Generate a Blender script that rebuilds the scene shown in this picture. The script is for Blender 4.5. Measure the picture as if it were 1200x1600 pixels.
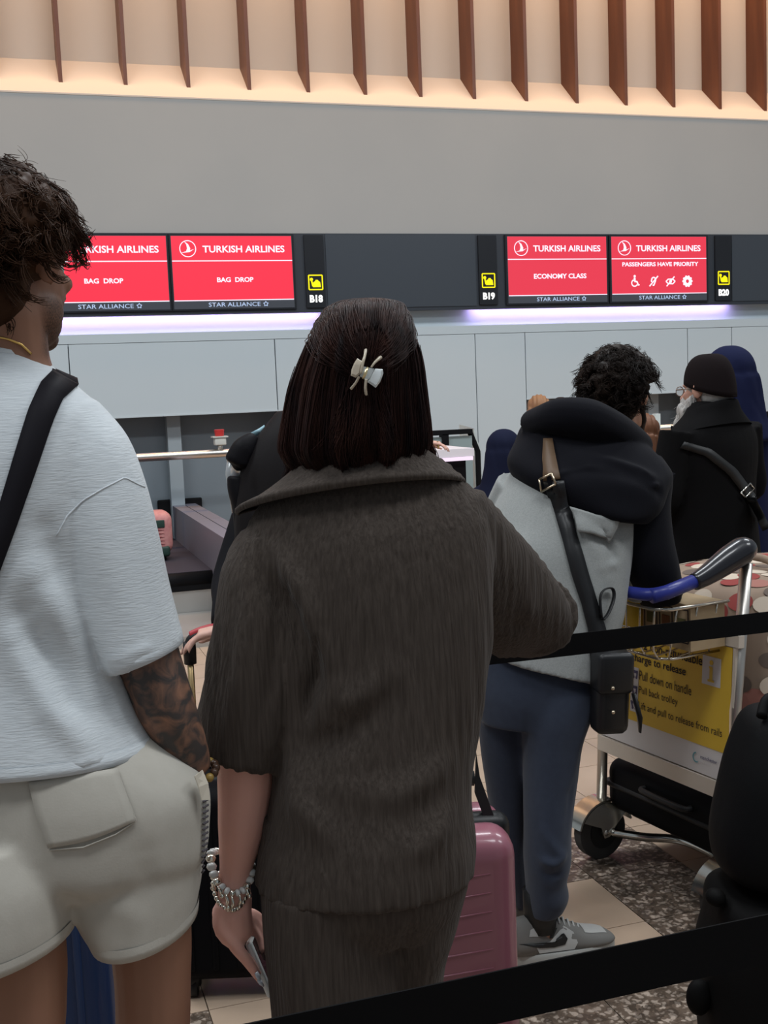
import bpy, bmesh, math, random
import numpy as np
from mathutils import Vector, Matrix

for _o in list(bpy.data.objects):
    bpy.data.objects.remove(_o)
SC = bpy.context.scene
COL = SC.collection
rnd = random.Random(7)
nrs = np.random.RandomState(11)

# ---------------------------------------------------------------- camera
CAM_H = 1.5
FPX = 1782.0                                   # focal length in pixels of the 1200x1600 frame
YAW, PITCH, ROLL = [math.radians(a) for a in (17.683, 6.106, -2.353)]
def _axes():
    f = np.array([math.sin(YAW)*math.cos(PITCH), math.cos(YAW)*math.cos(PITCH), -math.sin(PITCH)])
    r = np.array([math.cos(YAW), -math.sin(YAW), 0.0])
    u = np.cross(r, f)
    return math.cos(ROLL)*r + math.sin(ROLL)*u, -math.sin(ROLL)*r + math.cos(ROLL)*u, f
CR, CU, CF = _axes()
CAM = np.array([0, 0, CAM_H])
cam_d = bpy.data.cameras.new('camera')
cam_d.sensor_fit = 'VERTICAL'
cam_d.sensor_height = 36.0
cam_d.lens = 36.0*FPX/1600.0
cam_d.clip_start = 0.05
cam_o = bpy.data.objects.new('camera', cam_d)
COL.objects.link(cam_o)
M = Matrix.Identity(4)
for i in range(3):
    M[i][0], M[i][1], M[i][2], M[i][3] = CR[i], CU[i], -CF[i], CAM[i]
cam_o.matrix_world = M
SC.camera = cam_o

# ---------------------------------------------------------------- light
SC.view_settings.view_transform = 'Standard'
SC.view_settings.look = 'None'
SC.view_settings.exposure = 0.12
SC.view_settings.gamma = 1.0
SC.view_settings.use_curve_mapping = False
w = bpy.data.worlds.new('hall_light')
SC.world = w
w.use_nodes = True
w.node_tree.nodes['Background'].inputs[0].default_value = (0.80, 0.90, 1.0, 1)
w.node_tree.nodes['Background'].inputs[1].default_value = 0.27

def area(name, loc, target, sx, sy, power, color, spread=180):
    l = bpy.data.lights.new(name, 'AREA')
    l.shape = 'RECTANGLE'; l.size = sx; l.size_y = sy
    l.energy = power; l.color = color; l.spread = math.radians(spread)
    o = bpy.data.objects.new(name, l)
    COL.objects.link(o)
    o.location = loc
    d = Vector(target) - Vector(loc)
    o.rotation_euler = d.to_track_quat('-Z', 'Y').to_euler()
    return o
# luminaires of the hall ceiling, well above the frame
for i, (x, y) in enumerate([(-2.5, 0.5), (2.0, 0.5), (6.5, 0.5), (-2.5, 4.8), (2.0, 4.8), (6.5, 4.8)]):
    area('ceiling_luminaire', (x, y, 6.2), (x, y, 0), 2.6, 0.9, 165 if y > 3 else 120, (0.93, 0.97, 1.0))
# ---------------------------------------------------------------- pixel helpers (a pixel gives a direction only)
def ray(px, py):
    return CF + CR*((px-600.0)/FPX) + CU*((800.0-py)/FPX)
def P(px, py, Z):
    return CAM + ray(px, py)*Z
def PY(px, py, y):
    d = ray(px, py); return CAM + d*(y/d[1])
def PZ(px, py, z=0.0):
    d = ray(px, py); return CAM + d*((z-CAM_H)/d[2])
FH = np.array([math.sin(YAW), math.cos(YAW), 0.0])          # horizontal view direction
RH = np.array([math.cos(YAW), -math.sin(YAW), 0.0])
UP = np.array([0, 0, 1.0])
V3 = lambda *a: np.array(a, dtype=float)
def unit(v):
    v = np.asarray(v, float); n = np.linalg.norm(v)
    return v/n if n > 1e-9 else v

# ---------------------------------------------------------------- mesh builder
class MB:
    def __init__(s):
        s.v = []; s.f = []
    def add(s, V, F):
        o = len(s.v)
        s.v.extend([tuple(map(float, p)) for p in V])
        s.f.extend([tuple(i+o for i in f) for f in F])
        return s
    def loft(s, rings, cap=True, closed=False):
        n = len(rings[0]); V = [p for r in rings for p in r]; F = []
        m = len(rings)
        for i in range(m if closed else m-1):
            a = i*n; b = ((i+1) % m)*n
            for j in range(n):
                k = (j+1) % n
                F.append((a+j, a+k, b+k, b+j))
        if cap and not closed:
            F.append(tuple(range(n-1, -1, -1))); F.append(tuple(range((m-1)*n, m*n)))
        return s.add(V, F)
    def tube(s, pts, r, n=10, cap=True, flat=1.0, ref=None):
        pts = [np.asarray(p, float) for p in pts]
        m = len(pts)
        if not hasattr(r, '__len__'): r = [r]*m
        rings = []; prev = None
        for i in range(m):
            t = unit(pts[min(i+1, m-1)] - pts[max(i-1, 0)])
            if prev is None:
                a = np.asarray(ref, float) if ref is not None else (UP if abs(t[2]) < .9 else V3(1, 0, 0))
            else: a = prev
            a = unit(a - t*np.dot(a, t)); b = np.cross(t, a); prev = a
            rings.append([pts[i] + r[i]*(math.cos(2*math.pi*j/n)*a*flat + math.sin(2*math.pi*j/n)*b) for j in range(n)])
        return s.loft(rings, cap)
    def ball(s, c, rx, ry=None, rz=None, rot=None, n=16, m=10):
        ry = rx if ry is None else ry; rz = rx if rz is None else rz
        c = np.asarray(c, float); rings = []
        for i in range(1, m):
            th = math.pi*i/m
            ring = []
            for j in range(n):
                ph = 2*math.pi*j/n
                q = V3(rx*math.sin(th)*math.cos(ph), ry*math.sin(th)*math.sin(ph), -rz*math.cos(th))
                if rot is not None: q = rot @ q
                ring.append(c+q)
            rings.append(ring)
        return s.loft(rings, True)
    def box(s, a, b, rot=None, org=None):
        x0, y0, z0 = a; x1, y1, z1 = b
        V = [V3(x, y, z) for z in (z0, z1) for y in (y0, y1) for x in (x0, x1)]
        if rot is not None:
            o = np.zeros(3) if org is None else np.asarray(org, float)
            V = [o + rot @ q for q in V]
        F = [(0, 2, 3, 1), (4, 5, 7, 6), (0, 1, 5, 4), (2, 6, 7, 3), (0, 4, 6, 2), (1, 3, 7, 5)]
        return s.add(V, F)
    def rbox(s, a, b, r, rot=None, org=None, seg=3):
        """box with rounded vertical (local z) edges and softened rims"""
        x0, y0, z0 = a; x1, y1, z1 = b
        r = min(r, (x1-x0)/2.01, (y1-y0)/2.01, (z1-z0)/2.01)
        def outline(ins):
            R = max(r-ins, 1e-4); pts = []
            for cx, cy, a0 in ((x1-r, y1-r, 0), (x0+r, y1-r, 90), (x0+r, y0+r, 180), (x1-r, y0+r, 270)):
                for k in range(seg+1):
                    t = math.radians(a0 + 90.0*k/seg)
                    pts.append((cx+R*math.cos(t), cy+R*math.sin(t)))
            return pts
        rings = []
        for k in range(seg+1):
            t = math.pi/2*k/seg                      # from the inset bottom face out to the side
            rings.append([V3(x, y, z0+r*(1-math.cos(t))) for x, y in outline(r*(1-math.sin(t)))])
        top = [[V3(p[0], p[1], z0+z1-p[2]) for p in rg] for rg in rings][::-1]
        rings = rings + top
        if rot is not None:
            o = np.zeros(3) if org is None else np.asarray(org, float)
            rings = [[o + rot @ q for q in rg] for rg in rings]
        return s.loft(rings, True)
    def prism(s, poly, d):
        """poly: list of 3-D points of one face, d: extrusion vector"""
        n = len(poly); d = np.asarray(d, float)
        V = [np.asarray(p, float) for p in poly]; V += [p+d for p in V]
        F = [tuple(range(n)), tuple(range(2*n-1, n-1, -1))]
        for i in range(n):
            j = (i+1) % n
            F.append((i, i+n, j+n, j))
        return s.add(V, F)
    def mesh(s, name):
        me = bpy.data.meshes.new(name)
        me.from_pydata(s.v, [], s.f)
        bm = bmesh.new(); bm.from_mesh(me)
        bmesh.ops.recalc_face_normals(bm, faces=bm.faces)
        bm.to_mesh(me); bm.free()
        return me
    def obj(s, name, mat, parent=None, smooth=False, angle=None):
        return link(name, s.mesh(name), mat, parent, smooth, angle)

def link(name, me, mat, parent=None, smooth=False, angle=None):
    if mat is not None:
        me.materials.clear(); me.materials.append(mat)
    if smooth or angle:
        me.polygons.foreach_set('use_smooth', [True]*len(me.polygons))
        if angle: me.set_sharp_from_angle(angle=math.radians(angle))
    o = bpy.data.objects.new(name, me)
    COL.objects.link(o)
    if parent is not None:
        o.parent = parent
        o.matrix_parent_inverse = parent.matrix_basis.inverted()
    return o
def thing(name, loc, label, cat, group=None):
    o = bpy.data.objects.new(name, None)
    COL.objects.link(o); o.location = [float(c) for c in loc]
    o.empty_display_size = .1
    return tag(o, label, cat, group)
def tag(o, label=None, cat=None, group=None, kind=None):
    if label: o['label'] = label
    if cat: o['category'] = cat
    if group: o['group'] = group
    if kind: o['kind'] = kind
    return o
def struct(o, label, cat='wall'):
    return tag(o, label, cat, kind='structure')

def fuse(mb, voxel, smooth=4, fac=.5):
    """union of overlapping shells by voxel remesh -> (V, N, F)"""
    me = mb.mesh('tmp'); o = bpy.data.objects.new('tmp', me); COL.objects.link(o)
    m = o.modifiers.new('r', 'REMESH'); m.mode = 'VOXEL'; m.voxel_size = voxel; m.adaptivity = 0
    if smooth:
        q = o.modifiers.new('s', 'SMOOTH'); q.iterations = smooth; q.factor = fac
    dg = bpy.context.evaluated_depsgraph_get()
    me2 = bpy.data.meshes.new_from_object(o.evaluated_get(dg), depsgraph=dg)
    bpy.data.objects.remove(o); bpy.data.meshes.remove(me)
    return me2
def getv(me):
    n = len(me.vertices); a = np.empty(n*3, np.float32); me.vertices.foreach_get('co', a)
    b = np.empty(n*3, np.float32); me.vertex_normals.foreach_get('vector', b)
    return a.reshape(-1, 3).astype(float), b.reshape(-1, 3).astype(float)
def setv(me, v):
    me.vertices.foreach_set('co', np.ascontiguousarray(v, dtype=np.float32).ravel()); me.update()
def seg_dist(V, a, b):
    a = np.asarray(a, float); b = np.asarray(b, float); ab = b-a
    t = np.clip(((V-a) @ ab)/max(ab @ ab, 1e-12), 0, 1)
    return np.linalg.norm(V-(a+t[:, None]*ab), axis=1), t
def folds(me, lines, noise=0.0, nscale=(14, 14, 6), seed=0):
    """raise (amp>0) or sink soft ridges along 3-D polylines [(pts, width, amp)]"""
    V, N = getv(me); D = np.zeros(len(V))
    for pts, wd, amp in lines:
        best = np.full(len(V), 9.0); tt = np.zeros(len(V)); m = len(pts)-1
        for i in range(m):
            d, t = seg_dist(V, pts[i], pts[i+1])
            k = d < best
            best = np.where(k, d, best); tt = np.where(k, (i+t)/m, tt)
        D += amp*np.exp(-(best/wd)**2)*(0.25+0.75*np.sin(np.pi*np.clip(tt, 0.04, .96)))
    if noise:
        rs = np.random.RandomState(seed)
        for k in range(7):
            w = rs.normal(size=3)*np.array(nscale); ph = rs.uniform(0, 6.28)
            D += noise*np.sin(V @ w + ph)/2.2
    setv(me, V + N*D[:, None])

# ---------------------------------------------------------------- materials
MATS = {}
def mat(name, color, rough=.6, metal=0.0, bump=None, var=None, spec=None, trans=0.0, emit=None, sheen=0.0, coat=0.0, ior=1.45, sss=0.0):
    """bump=(scale or vec, strength, distance)  var=(scale, other colour, contrast)"""
    m = bpy.data.materials.new(name); m.use_nodes = True
    if spec is None: spec = .08 if rough > .54 else .4
    nt = m.node_tree; b = nt.nodes['Principled BSDF']
    b.inputs['Base Color'].default_value = (*color, 1)
    b.inputs['Roughness'].default_value = rough
    b.inputs['Metallic'].default_value = metal
    b.inputs['Specular IOR Level'].default_value = spec
    b.inputs['IOR'].default_value = ior
    b.inputs['Transmission Weight'].default_value = trans
    b.inputs['Sheen Weight'].default_value = sheen
    b.inputs['Coat Weight'].default_value = coat
    if sss:
        b.inputs['Subsurface Weight'].default_value = sss
        b.inputs['Subsurface Radius'].default_value = (.02, .008, .004)
    if emit:
        b.inputs['Emission Color'].default_value = (*emit[0], 1); b.inputs['Emission Strength'].default_value = emit[1]
    tc = None
    def coords(scale):
        nonlocal tc
        if tc is None: tc = nt.nodes.new('ShaderNodeTexCoord')
        mp = nt.nodes.new('ShaderNodeMapping'); nt.links.new(tc.outputs['Object'], mp.inputs[0])
        sc = scale if hasattr(scale, '__len__') else (scale,)*3
        mp.inputs['Scale'].default_value = sc
        return mp.outputs[0]
    if var:
        n = nt.nodes.new('ShaderNodeTexNoise'); n.inputs['Scale'].default_value = 1.0; n.inputs['Detail'].default_value = 4
        nt.links.new(coords(var[0]), n.inputs['Vector'])
        r = nt.nodes.new('ShaderNodeValToRGB'); c = var[2]
        r.color_ramp.elements[0].position = .5-c; r.color_ramp.elements[1].position = .5+c
        r.color_ramp.elements[0].color = (*color, 1); r.color_ramp.elements[1].color = (*var[1], 1)
        nt.links.new(n.outputs['Fac'], r.inputs[0]); nt.links.new(r.outputs[0], b.inputs['Base Color'])
    if bump:
        n = nt.nodes.new('ShaderNodeTexNoise'); n.inputs['Scale'].default_value = 1.0; n.inputs['Detail'].default_value = 3
        nt.links.new(coords(bump[0]), n.inputs['Vector'])
        u = nt.nodes.new('ShaderNodeBump'); u.inputs['Strength'].default_value = bump[1]; u.inputs['Distance'].default_value = bump[2]
        nt.links.new(n.outputs['Fac'], u.inputs['Height']); nt.links.new(u.outputs[0], b.inputs['Normal'])
    MATS[name] = m
    return m
def emis(name, color, strength):
    m = bpy.data.materials.new(name); m.use_nodes = True
    b = m.node_tree.nodes['Principled BSDF']
    b.inputs['Base Color'].default_value = (color[0]*.1, color[1]*.1, color[2]*.1, 1); b.inputs['Roughness'].default_value = .3
    b.inputs['Emission Color'].default_value = (*color, 1); b.inputs['Emission Strength'].default_value = strength
    MATS[name] = m; return m

# ---------------------------------------------------------------- lettering
def text_mesh(s, bold=0.0):
    c = bpy.data.curves.new('t', 'FONT'); c.body = s; c.size = 1; c.offset = bold; c.resolution_u = 3
    c.align_x = 'LEFT'
    o = bpy.data.objects.new('t', c); COL.objects.link(o)
    dg = bpy.context.evaluated_depsgraph_get()
    me = bpy.data.meshes.new_from_object(o.evaluated_get(dg), depsgraph=dg)
    bpy.data.objects.remove(o); bpy.data.curves.remove(c)
    return me
def text(name, s, m, parent, org, ex, ey, width=None, height=None, align='C', bold=0.0, lift=0.0):
    """lettering in the plane spanned by ex (reading direction) and ey (up); org = centre or left-middle"""
    me = text_mesh(s, bold); V, _ = getv(me)
    lo = V.min(0); hi = V.max(0); sz = hi-lo
    sx = width/sz[0] if width else height/sz[1]
    sy = height/sz[1] if height else sx
    X = (V[:, 0]-lo[0])*sx; Y = (V[:, 1]-(lo[1]+hi[1])/2)*sy
    if align == 'C': X -= sz[0]*sx/2
    ex = unit(ex); ey = unit(ey); nz = np.cross(ex, ey)
    setv(me, np.asarray(org, float) + X[:, None]*ex + Y[:, None]*ey + nz*lift)
    return link(name, me, m, parent)
def flat(name, polys, m, parent, org, ex, ey, t=.002):
    """thin raised figure(s): polys of 2-D points in metres"""
    ex = unit(ex); ey = unit(ey); nz = np.cross(ex, ey); mb = MB(); org = np.asarray(org, float)
    for pl in polys:
        mb.prism([org + ex*x + ey*y for x, y in pl], nz*t)
    return mb.obj(name, m, parent)
def ring2(cx, cy, r0, r1, n=28, a0=0, a1=360):
    out = []
    for i in range(n):
        t0 = math.radians(a0+(a1-a0)*i/n); t1 = math.radians(a0+(a1-a0)*(i+1)/n)
        out.append([(cx+r0*math.cos(t0), cy+r0*math.sin(t0)), (cx+r1*math.cos(t0), cy+r1*math.sin(t0)), (cx+r1*math.cos(t1), cy+r1*math.sin(t1)), (cx+r0*math.cos(t1), cy+r0*math.sin(t1))])
    return out
def disc2(cx, cy, r, n=20, ry=None):
    ry = ry or r
    return [(cx+r*math.cos(2*math.pi*i/n), cy+ry*math.sin(2*math.pi*i/n)) for i in range(n)]
def bar2(x0, y0, x1, y1, w):
    d = np.array([x1-x0, y1-y0]); d = d/np.linalg.norm(d); n = np.array([-d[1], d[0]])*w/2
    return [(x0-n[0], y0-n[1]), (x1-n[0], y1-n[1]), (x1+n[0], y1+n[1]), (x0+n[0], y0+n[1])]
# ---------------------------------------------------------------- surfaces
D = 9.3
m_wall = mat('plaster_grey', (.36, .36, .35), .85, bump=(90, .08, .002), var=(1.2, (.33, .335, .33), .3))
m_cove = mat('plaster_cove', (.55, .49, .43), .85, bump=(90, .08, .002))
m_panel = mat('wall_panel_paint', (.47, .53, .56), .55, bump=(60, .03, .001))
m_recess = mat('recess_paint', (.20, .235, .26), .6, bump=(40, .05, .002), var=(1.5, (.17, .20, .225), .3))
m_mull = mat('mullion_paint', (.30, .345, .37), .55, bump=(40, .04, .001))
m_house = mat('housing_dark', (.030, .036, .046), .42, bump=(80, .03, .001))
m_house2 = mat('housing_blank', (.040, .050, .063), .38, bump=(80, .03, .001))
m_strip = mat('sign_strip_black', (.012, .014, .018), .3)
m_black = mat('matt_black', (.008, .008, .009), .55)
m_steel = mat('brushed_steel', (.62, .60, .56), .30, 1.0, bump=((4, 4, 220), .06, .001))
m_chrome = mat('chrome', (.72, .70, .64), .16, 1.0)

def wood():
    m = mat('walnut_veneer', (.10, .032, .015), .42, var=((9, 9, 1.2), (.16, .055, .024), .22), bump=((120, 120, 6), .08, .001))
    return m
m_wood = wood()

# floor with its tiles
def m_stone():
    m = mat('beige_stone_tile', (.46, .345, .255), .34, var=(7, (.40, .295, .215), .28), bump=(30, .03, .001), spec=.5)
    return m
m_beige = m_stone()
def m_terr():
    m = mat('terrazzo_tile', (.13, .10, .078), .30, spec=.5)
    nt = m.node_tree; b = nt.nodes['Principled BSDF']
    tc = nt.nodes.new('ShaderNodeTexCoord')
    v = nt.nodes.new('ShaderNodeTexVoronoi'); v.inputs['Scale'].default_value = 52; v.inputs['Randomness'].default_value = 1
    nz = nt.nodes.new('ShaderNodeTexNoise'); nz.inputs['Scale'].default_value = 38; nz.inputs['Detail'].default_value = 3
    mx = nt.nodes.new('ShaderNodeMix'); mx.data_type = 'RGBA'; mx.inputs[0].default_value = .05
    nt.links.new(tc.outputs['Object'], nz.inputs['Vector']); nt.links.new(tc.outputs['Object'], mx.inputs[6]); nt.links.new(nz.outputs['Color'], mx.inputs[7])
    nt.links.new(mx.outputs[2], v.inputs['Vector'])
    r = nt.nodes.new('ShaderNodeValToRGB'); cr = r.color_ramp
    cr.elements[0].position = .34; cr.elements[0].color = (.37, .30, .245, 1)
    cr.elements[1].position = .50; cr.elements[1].color = (.12, .088, .066, 1)
    nt.links.new(v.outputs['Distance'], r.inputs[0])
    v2 = nt.nodes.new('ShaderNodeHueSaturation'); sep = nt.nodes.new('ShaderNodeSeparateColor')
    nt.links.new(v.outputs['Color'], sep.inputs[0])
    mr = nt.nodes.new('ShaderNodeMapRange'); mr.inputs[3].default_value = .45; mr.inputs[4].default_value = 1.25
    nt.links.new(sep.outputs[0], mr.inputs[0]); nt.links.new(mr.outputs[0], v2.inputs['Value'])
    nt.links.new(r.outputs[0], v2.inputs['Color']); nt.links.new(v2.outputs[0], b.inputs['Base Color'])
    return m
m_terrazzo = m_terr()
m_grout = mat('grout', (.10, .075, .055), .8, bump=(60, .1, .002))
fl = struct(MB().box((-7, -4, -.2), (15, 9.9, -.004)).obj('floor', m_grout), 'polished stone and terrazzo tiled concourse floor', 'floor')
TS = .305; X0, Y0 = 1.265, 2.685
tile_me = {}
for key, mm in (('a', m_beige), ('b', m_terrazzo)):
    g = .0015; t = MB()
    t.box((g, g, -.02), (TS-g, TS-g, 0)); tile_me[key] = t.mesh('floor_tile'); tile_me[key].materials.append(mm)
force = {(0, 0): 'a', (1, 0): 'b', (1, 1): 'b', (0, 1): 'b', (2, 0): 'a', (2, 1): 'a', (0, -1): 'a', (1, -1): 'b', (0, -2): 'b', (-1, -2): 'b', (-1, -1): 'a', (1, -2): 'b', (-1, 0): 'a', (-3, 0): 'a', (-2, 0): 'a', (-3, -1): 'a', (-2, -1): 'a', (-4, 0): 'a', (-4, 1): 'b', (-3, 1): 'b'}
near = []
for i in range(-6, 9):
    for j in range(-4, 16):
        near.append((i, j))
cells = [(i, j) for i in range(-22, 44) for j in range(-14, 23)]
def seen(i, j):
    q = V3(X0+(i+.5)*TS, Y0+(j+.5)*TS, 0)-CAM; zc = q @ CF
    if zc < .5: return 0
    px = 600+FPX*(q @ CR)/zc; py = 800-FPX*(q @ CU)/zc
    return 1/zc if (-60 < px < 1260 and py < 1680) else 0
order = sorted(cells, key=lambda c: -seen(*c))
rest = {'a': MB(), 'b': MB()}
for k, (i, j) in enumerate(order):
    key = force.get((i, j)) or ('b' if rnd.random() < (.5 if j < 2 else 0) else 'a')
    x, y = X0+i*TS, Y0+j*TS
    if k < 290 and seen(i, j):
        o = bpy.data.objects.new('floor_tile', tile_me[key]); COL.objects.link(o); o.location = (x, y, 0); o.parent = fl
    else:
        g = .0015; rest[key].add([(x+g, y+g, 0), (x+TS-g, y+g, 0), (x+TS-g, y+TS-g, 0), (x+g, y+TS-g, 0)], [(0, 1, 2, 3)])
for key in 'ab':
    tag(rest[key].obj('distant_floor_tiles', m_beige if key == 'a' else m_terrazzo, fl), kind='stuff')

# upper wall with its sloping cove shelf
SHZ0, SHZ1, CY = 3.846, 4.207, 9.70
HZ0, HZ1 = 2.162, 2.805
wb = MB()
prof = [(D, HZ1-.02), (D, SHZ0), (9.95, HZ1-.02)]
wb.prism([V3(-7, D, HZ1-.02), V3(-7, D, SHZ0), V3(-7, 10.0, SHZ0), V3(-7, 10.0, HZ1-.02)], V3(22, 0, 0))
w_up = struct(wb.obj('wall_back', m_wall), 'smooth grey plaster wall above the departure screens')
cv = MB()
cv.prism([V3(-7, D-.004, SHZ0), V3(-7, D-.004, SHZ0+.012), V3(-7, CY, SHZ1), V3(-7, CY, SHZ0)], V3(22, 0, 0))
struct(cv.obj('trim_1', m_cove), 'sloping cream cove shelf under the wooden fins', 'cove')
struct(MB().box((-7, CY, SHZ0), (15, CY+.1, 7.2)).obj('wall_cove', m_cove), 'cream cove wall behind the wooden fins')
fin = MB()
fy = 9.42; fzb = 1.5+.261*fy
fin.prism([V3(-.015, fy, fzb), V3(-.015, fy+.006, fzb-.004), V3(-.015, CY-.004, SHZ1-.02+.012), V3(-.015, CY-.004, 6.4), V3(-.015, fy, 6.4)], V3(.03, 0, 0))
fin_me = fin.mesh('wooden_fin'); fin_me.materials.append(m_wood)
fins_root = w_up
for k in range(-4, 20):
    o = bpy.data.objects.new('wooden_fin', fin_me); COL.objects.link(o)
    o.location = (.525+.4935*k, 0, 0); o.parent = fins_root
# warm cove lamps above the frame
for x in (-1.5, 2.0, 5.5, 9.0):
    area('cove_lamp', (x, 9.0, 6.3), (x, 9.6, 4.4), 3.4, .25, 52, (1.0, .60, .33), 120)

# lower wall: frame ledge, recess strip, panels
ZP1 = 1.5+.0484*D; ZP0 = 1.5-.0136*D; ZS0 = 1.5+.0565*D
led = MB()
led.box((-7, D, ZP1+.004), (15, D+.10, ZS0))
led.box((-7, D+.10, ZS0-.05), (15, D+.14, HZ0+.1))
w_led = struct(led.obj('trim_2', m_panel), 'pale grey ledge and light recess under the screen band', 'ledge')
seams = [(-3.2, -2.72, 1), (-2.72, -1.2, 1), (-1.2, -.04, 0), (-.04, .436, 1), (.436, 2.08, 0), (2.08, 2.556, 1), (2.556, 3.861, 1), (3.861, 4.337, 1), (4.337, 5.987, 0), (5.987, 6.464, 1), (6.464, 7.76, 2), (7.76, 8.24, 1), (8.24, 9.9, 0), (9.9, 15, 1), (-7, -3.2, 1)]
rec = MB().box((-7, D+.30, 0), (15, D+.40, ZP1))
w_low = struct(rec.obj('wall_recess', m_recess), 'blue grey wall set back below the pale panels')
for x0, x1, kind in seams:
    z0 = (ZP0, 0, 1.5-.040*D)[kind]
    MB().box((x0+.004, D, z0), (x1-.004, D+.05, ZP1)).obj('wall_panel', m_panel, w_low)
    if kind != 1:
        MB().box((x0, D-.006, z0-.012), (x1, D+.06, z0)).obj('panel_edge_strip', m_panel, w_low)
for x in (PY(274, 720, D+.2)[0], 5.72, 8.6, 5.25):
    MB().box((x-.055, D+.17, 0), (x+.055, D+.30, ZP1)).obj('mullion', m_mull, w_low)
# purple LED strips in the recess
def led_strip(x0, x1):
    l = area('recess_led', ((x0+x1)/2, D+.035, HZ0+.015), ((x0+x1)/2, D+.10, ZS0+.05), x1-x0, .02, 7*(x1-x0)/2.4, (.62, .44, 1.0), 170)
led_strip(-3.0, 2.50)
led_strip(3.86, 6.48)
# ---------------------------------------------------------------- screen band
EX, EZ = V3(1, 0, 0), V3(0, 0, 1)
band = MB()
band.box((-7, D-.015, HZ0), (15, D+.03, HZ1))
w_band = struct(band.obj('trim_3', m_house), 'long dark grey screen housing along the wall', 'housing')
BY = D-.017
for x0, x1 in ((2.545, 3.88), (6.46, 6.86), (6.865, 8.2), (8.2, 12)):
    MB().box((x0, D-.022, HZ0+.03), (x1, D-.005, HZ1-.006)).obj('blank_panel', m_house2, w_band)
m_red = emis('screen_red', (1.0, .035, .075), 0.86)
m_red2 = emis('screen_red_soft', (.86, .045, .085), 0.82)
m_white = emis('screen_white', (.95, .86, 1.0), 1.0)
m_cyanw = emis('screen_white_blue', (.55, .70, 1.0), .75)
m_scrdk = emis('screen_dark', (.045, .05, .062), .9)
m_yellow = emis('sign_yellow', (1.0, .86, .0), 1.0)
m_signw = emis('sign_white', (1.0, 1.0, .98), 1.15)
def star(cx, cy, r):
    pts = []
    for i in range(10):
        a = math.radians(90+36*i); rr = r if i % 2 == 0 else r*.52
        pts.append((cx+rr*math.cos(a), cy+rr*math.sin(a)))
    out = []
    for i in range(10):
        a, b = pts[i], pts[(i+1) % 10]
        out.append(bar2(a[0], a[1], b[0], b[1], r*.24))
    return out
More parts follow.
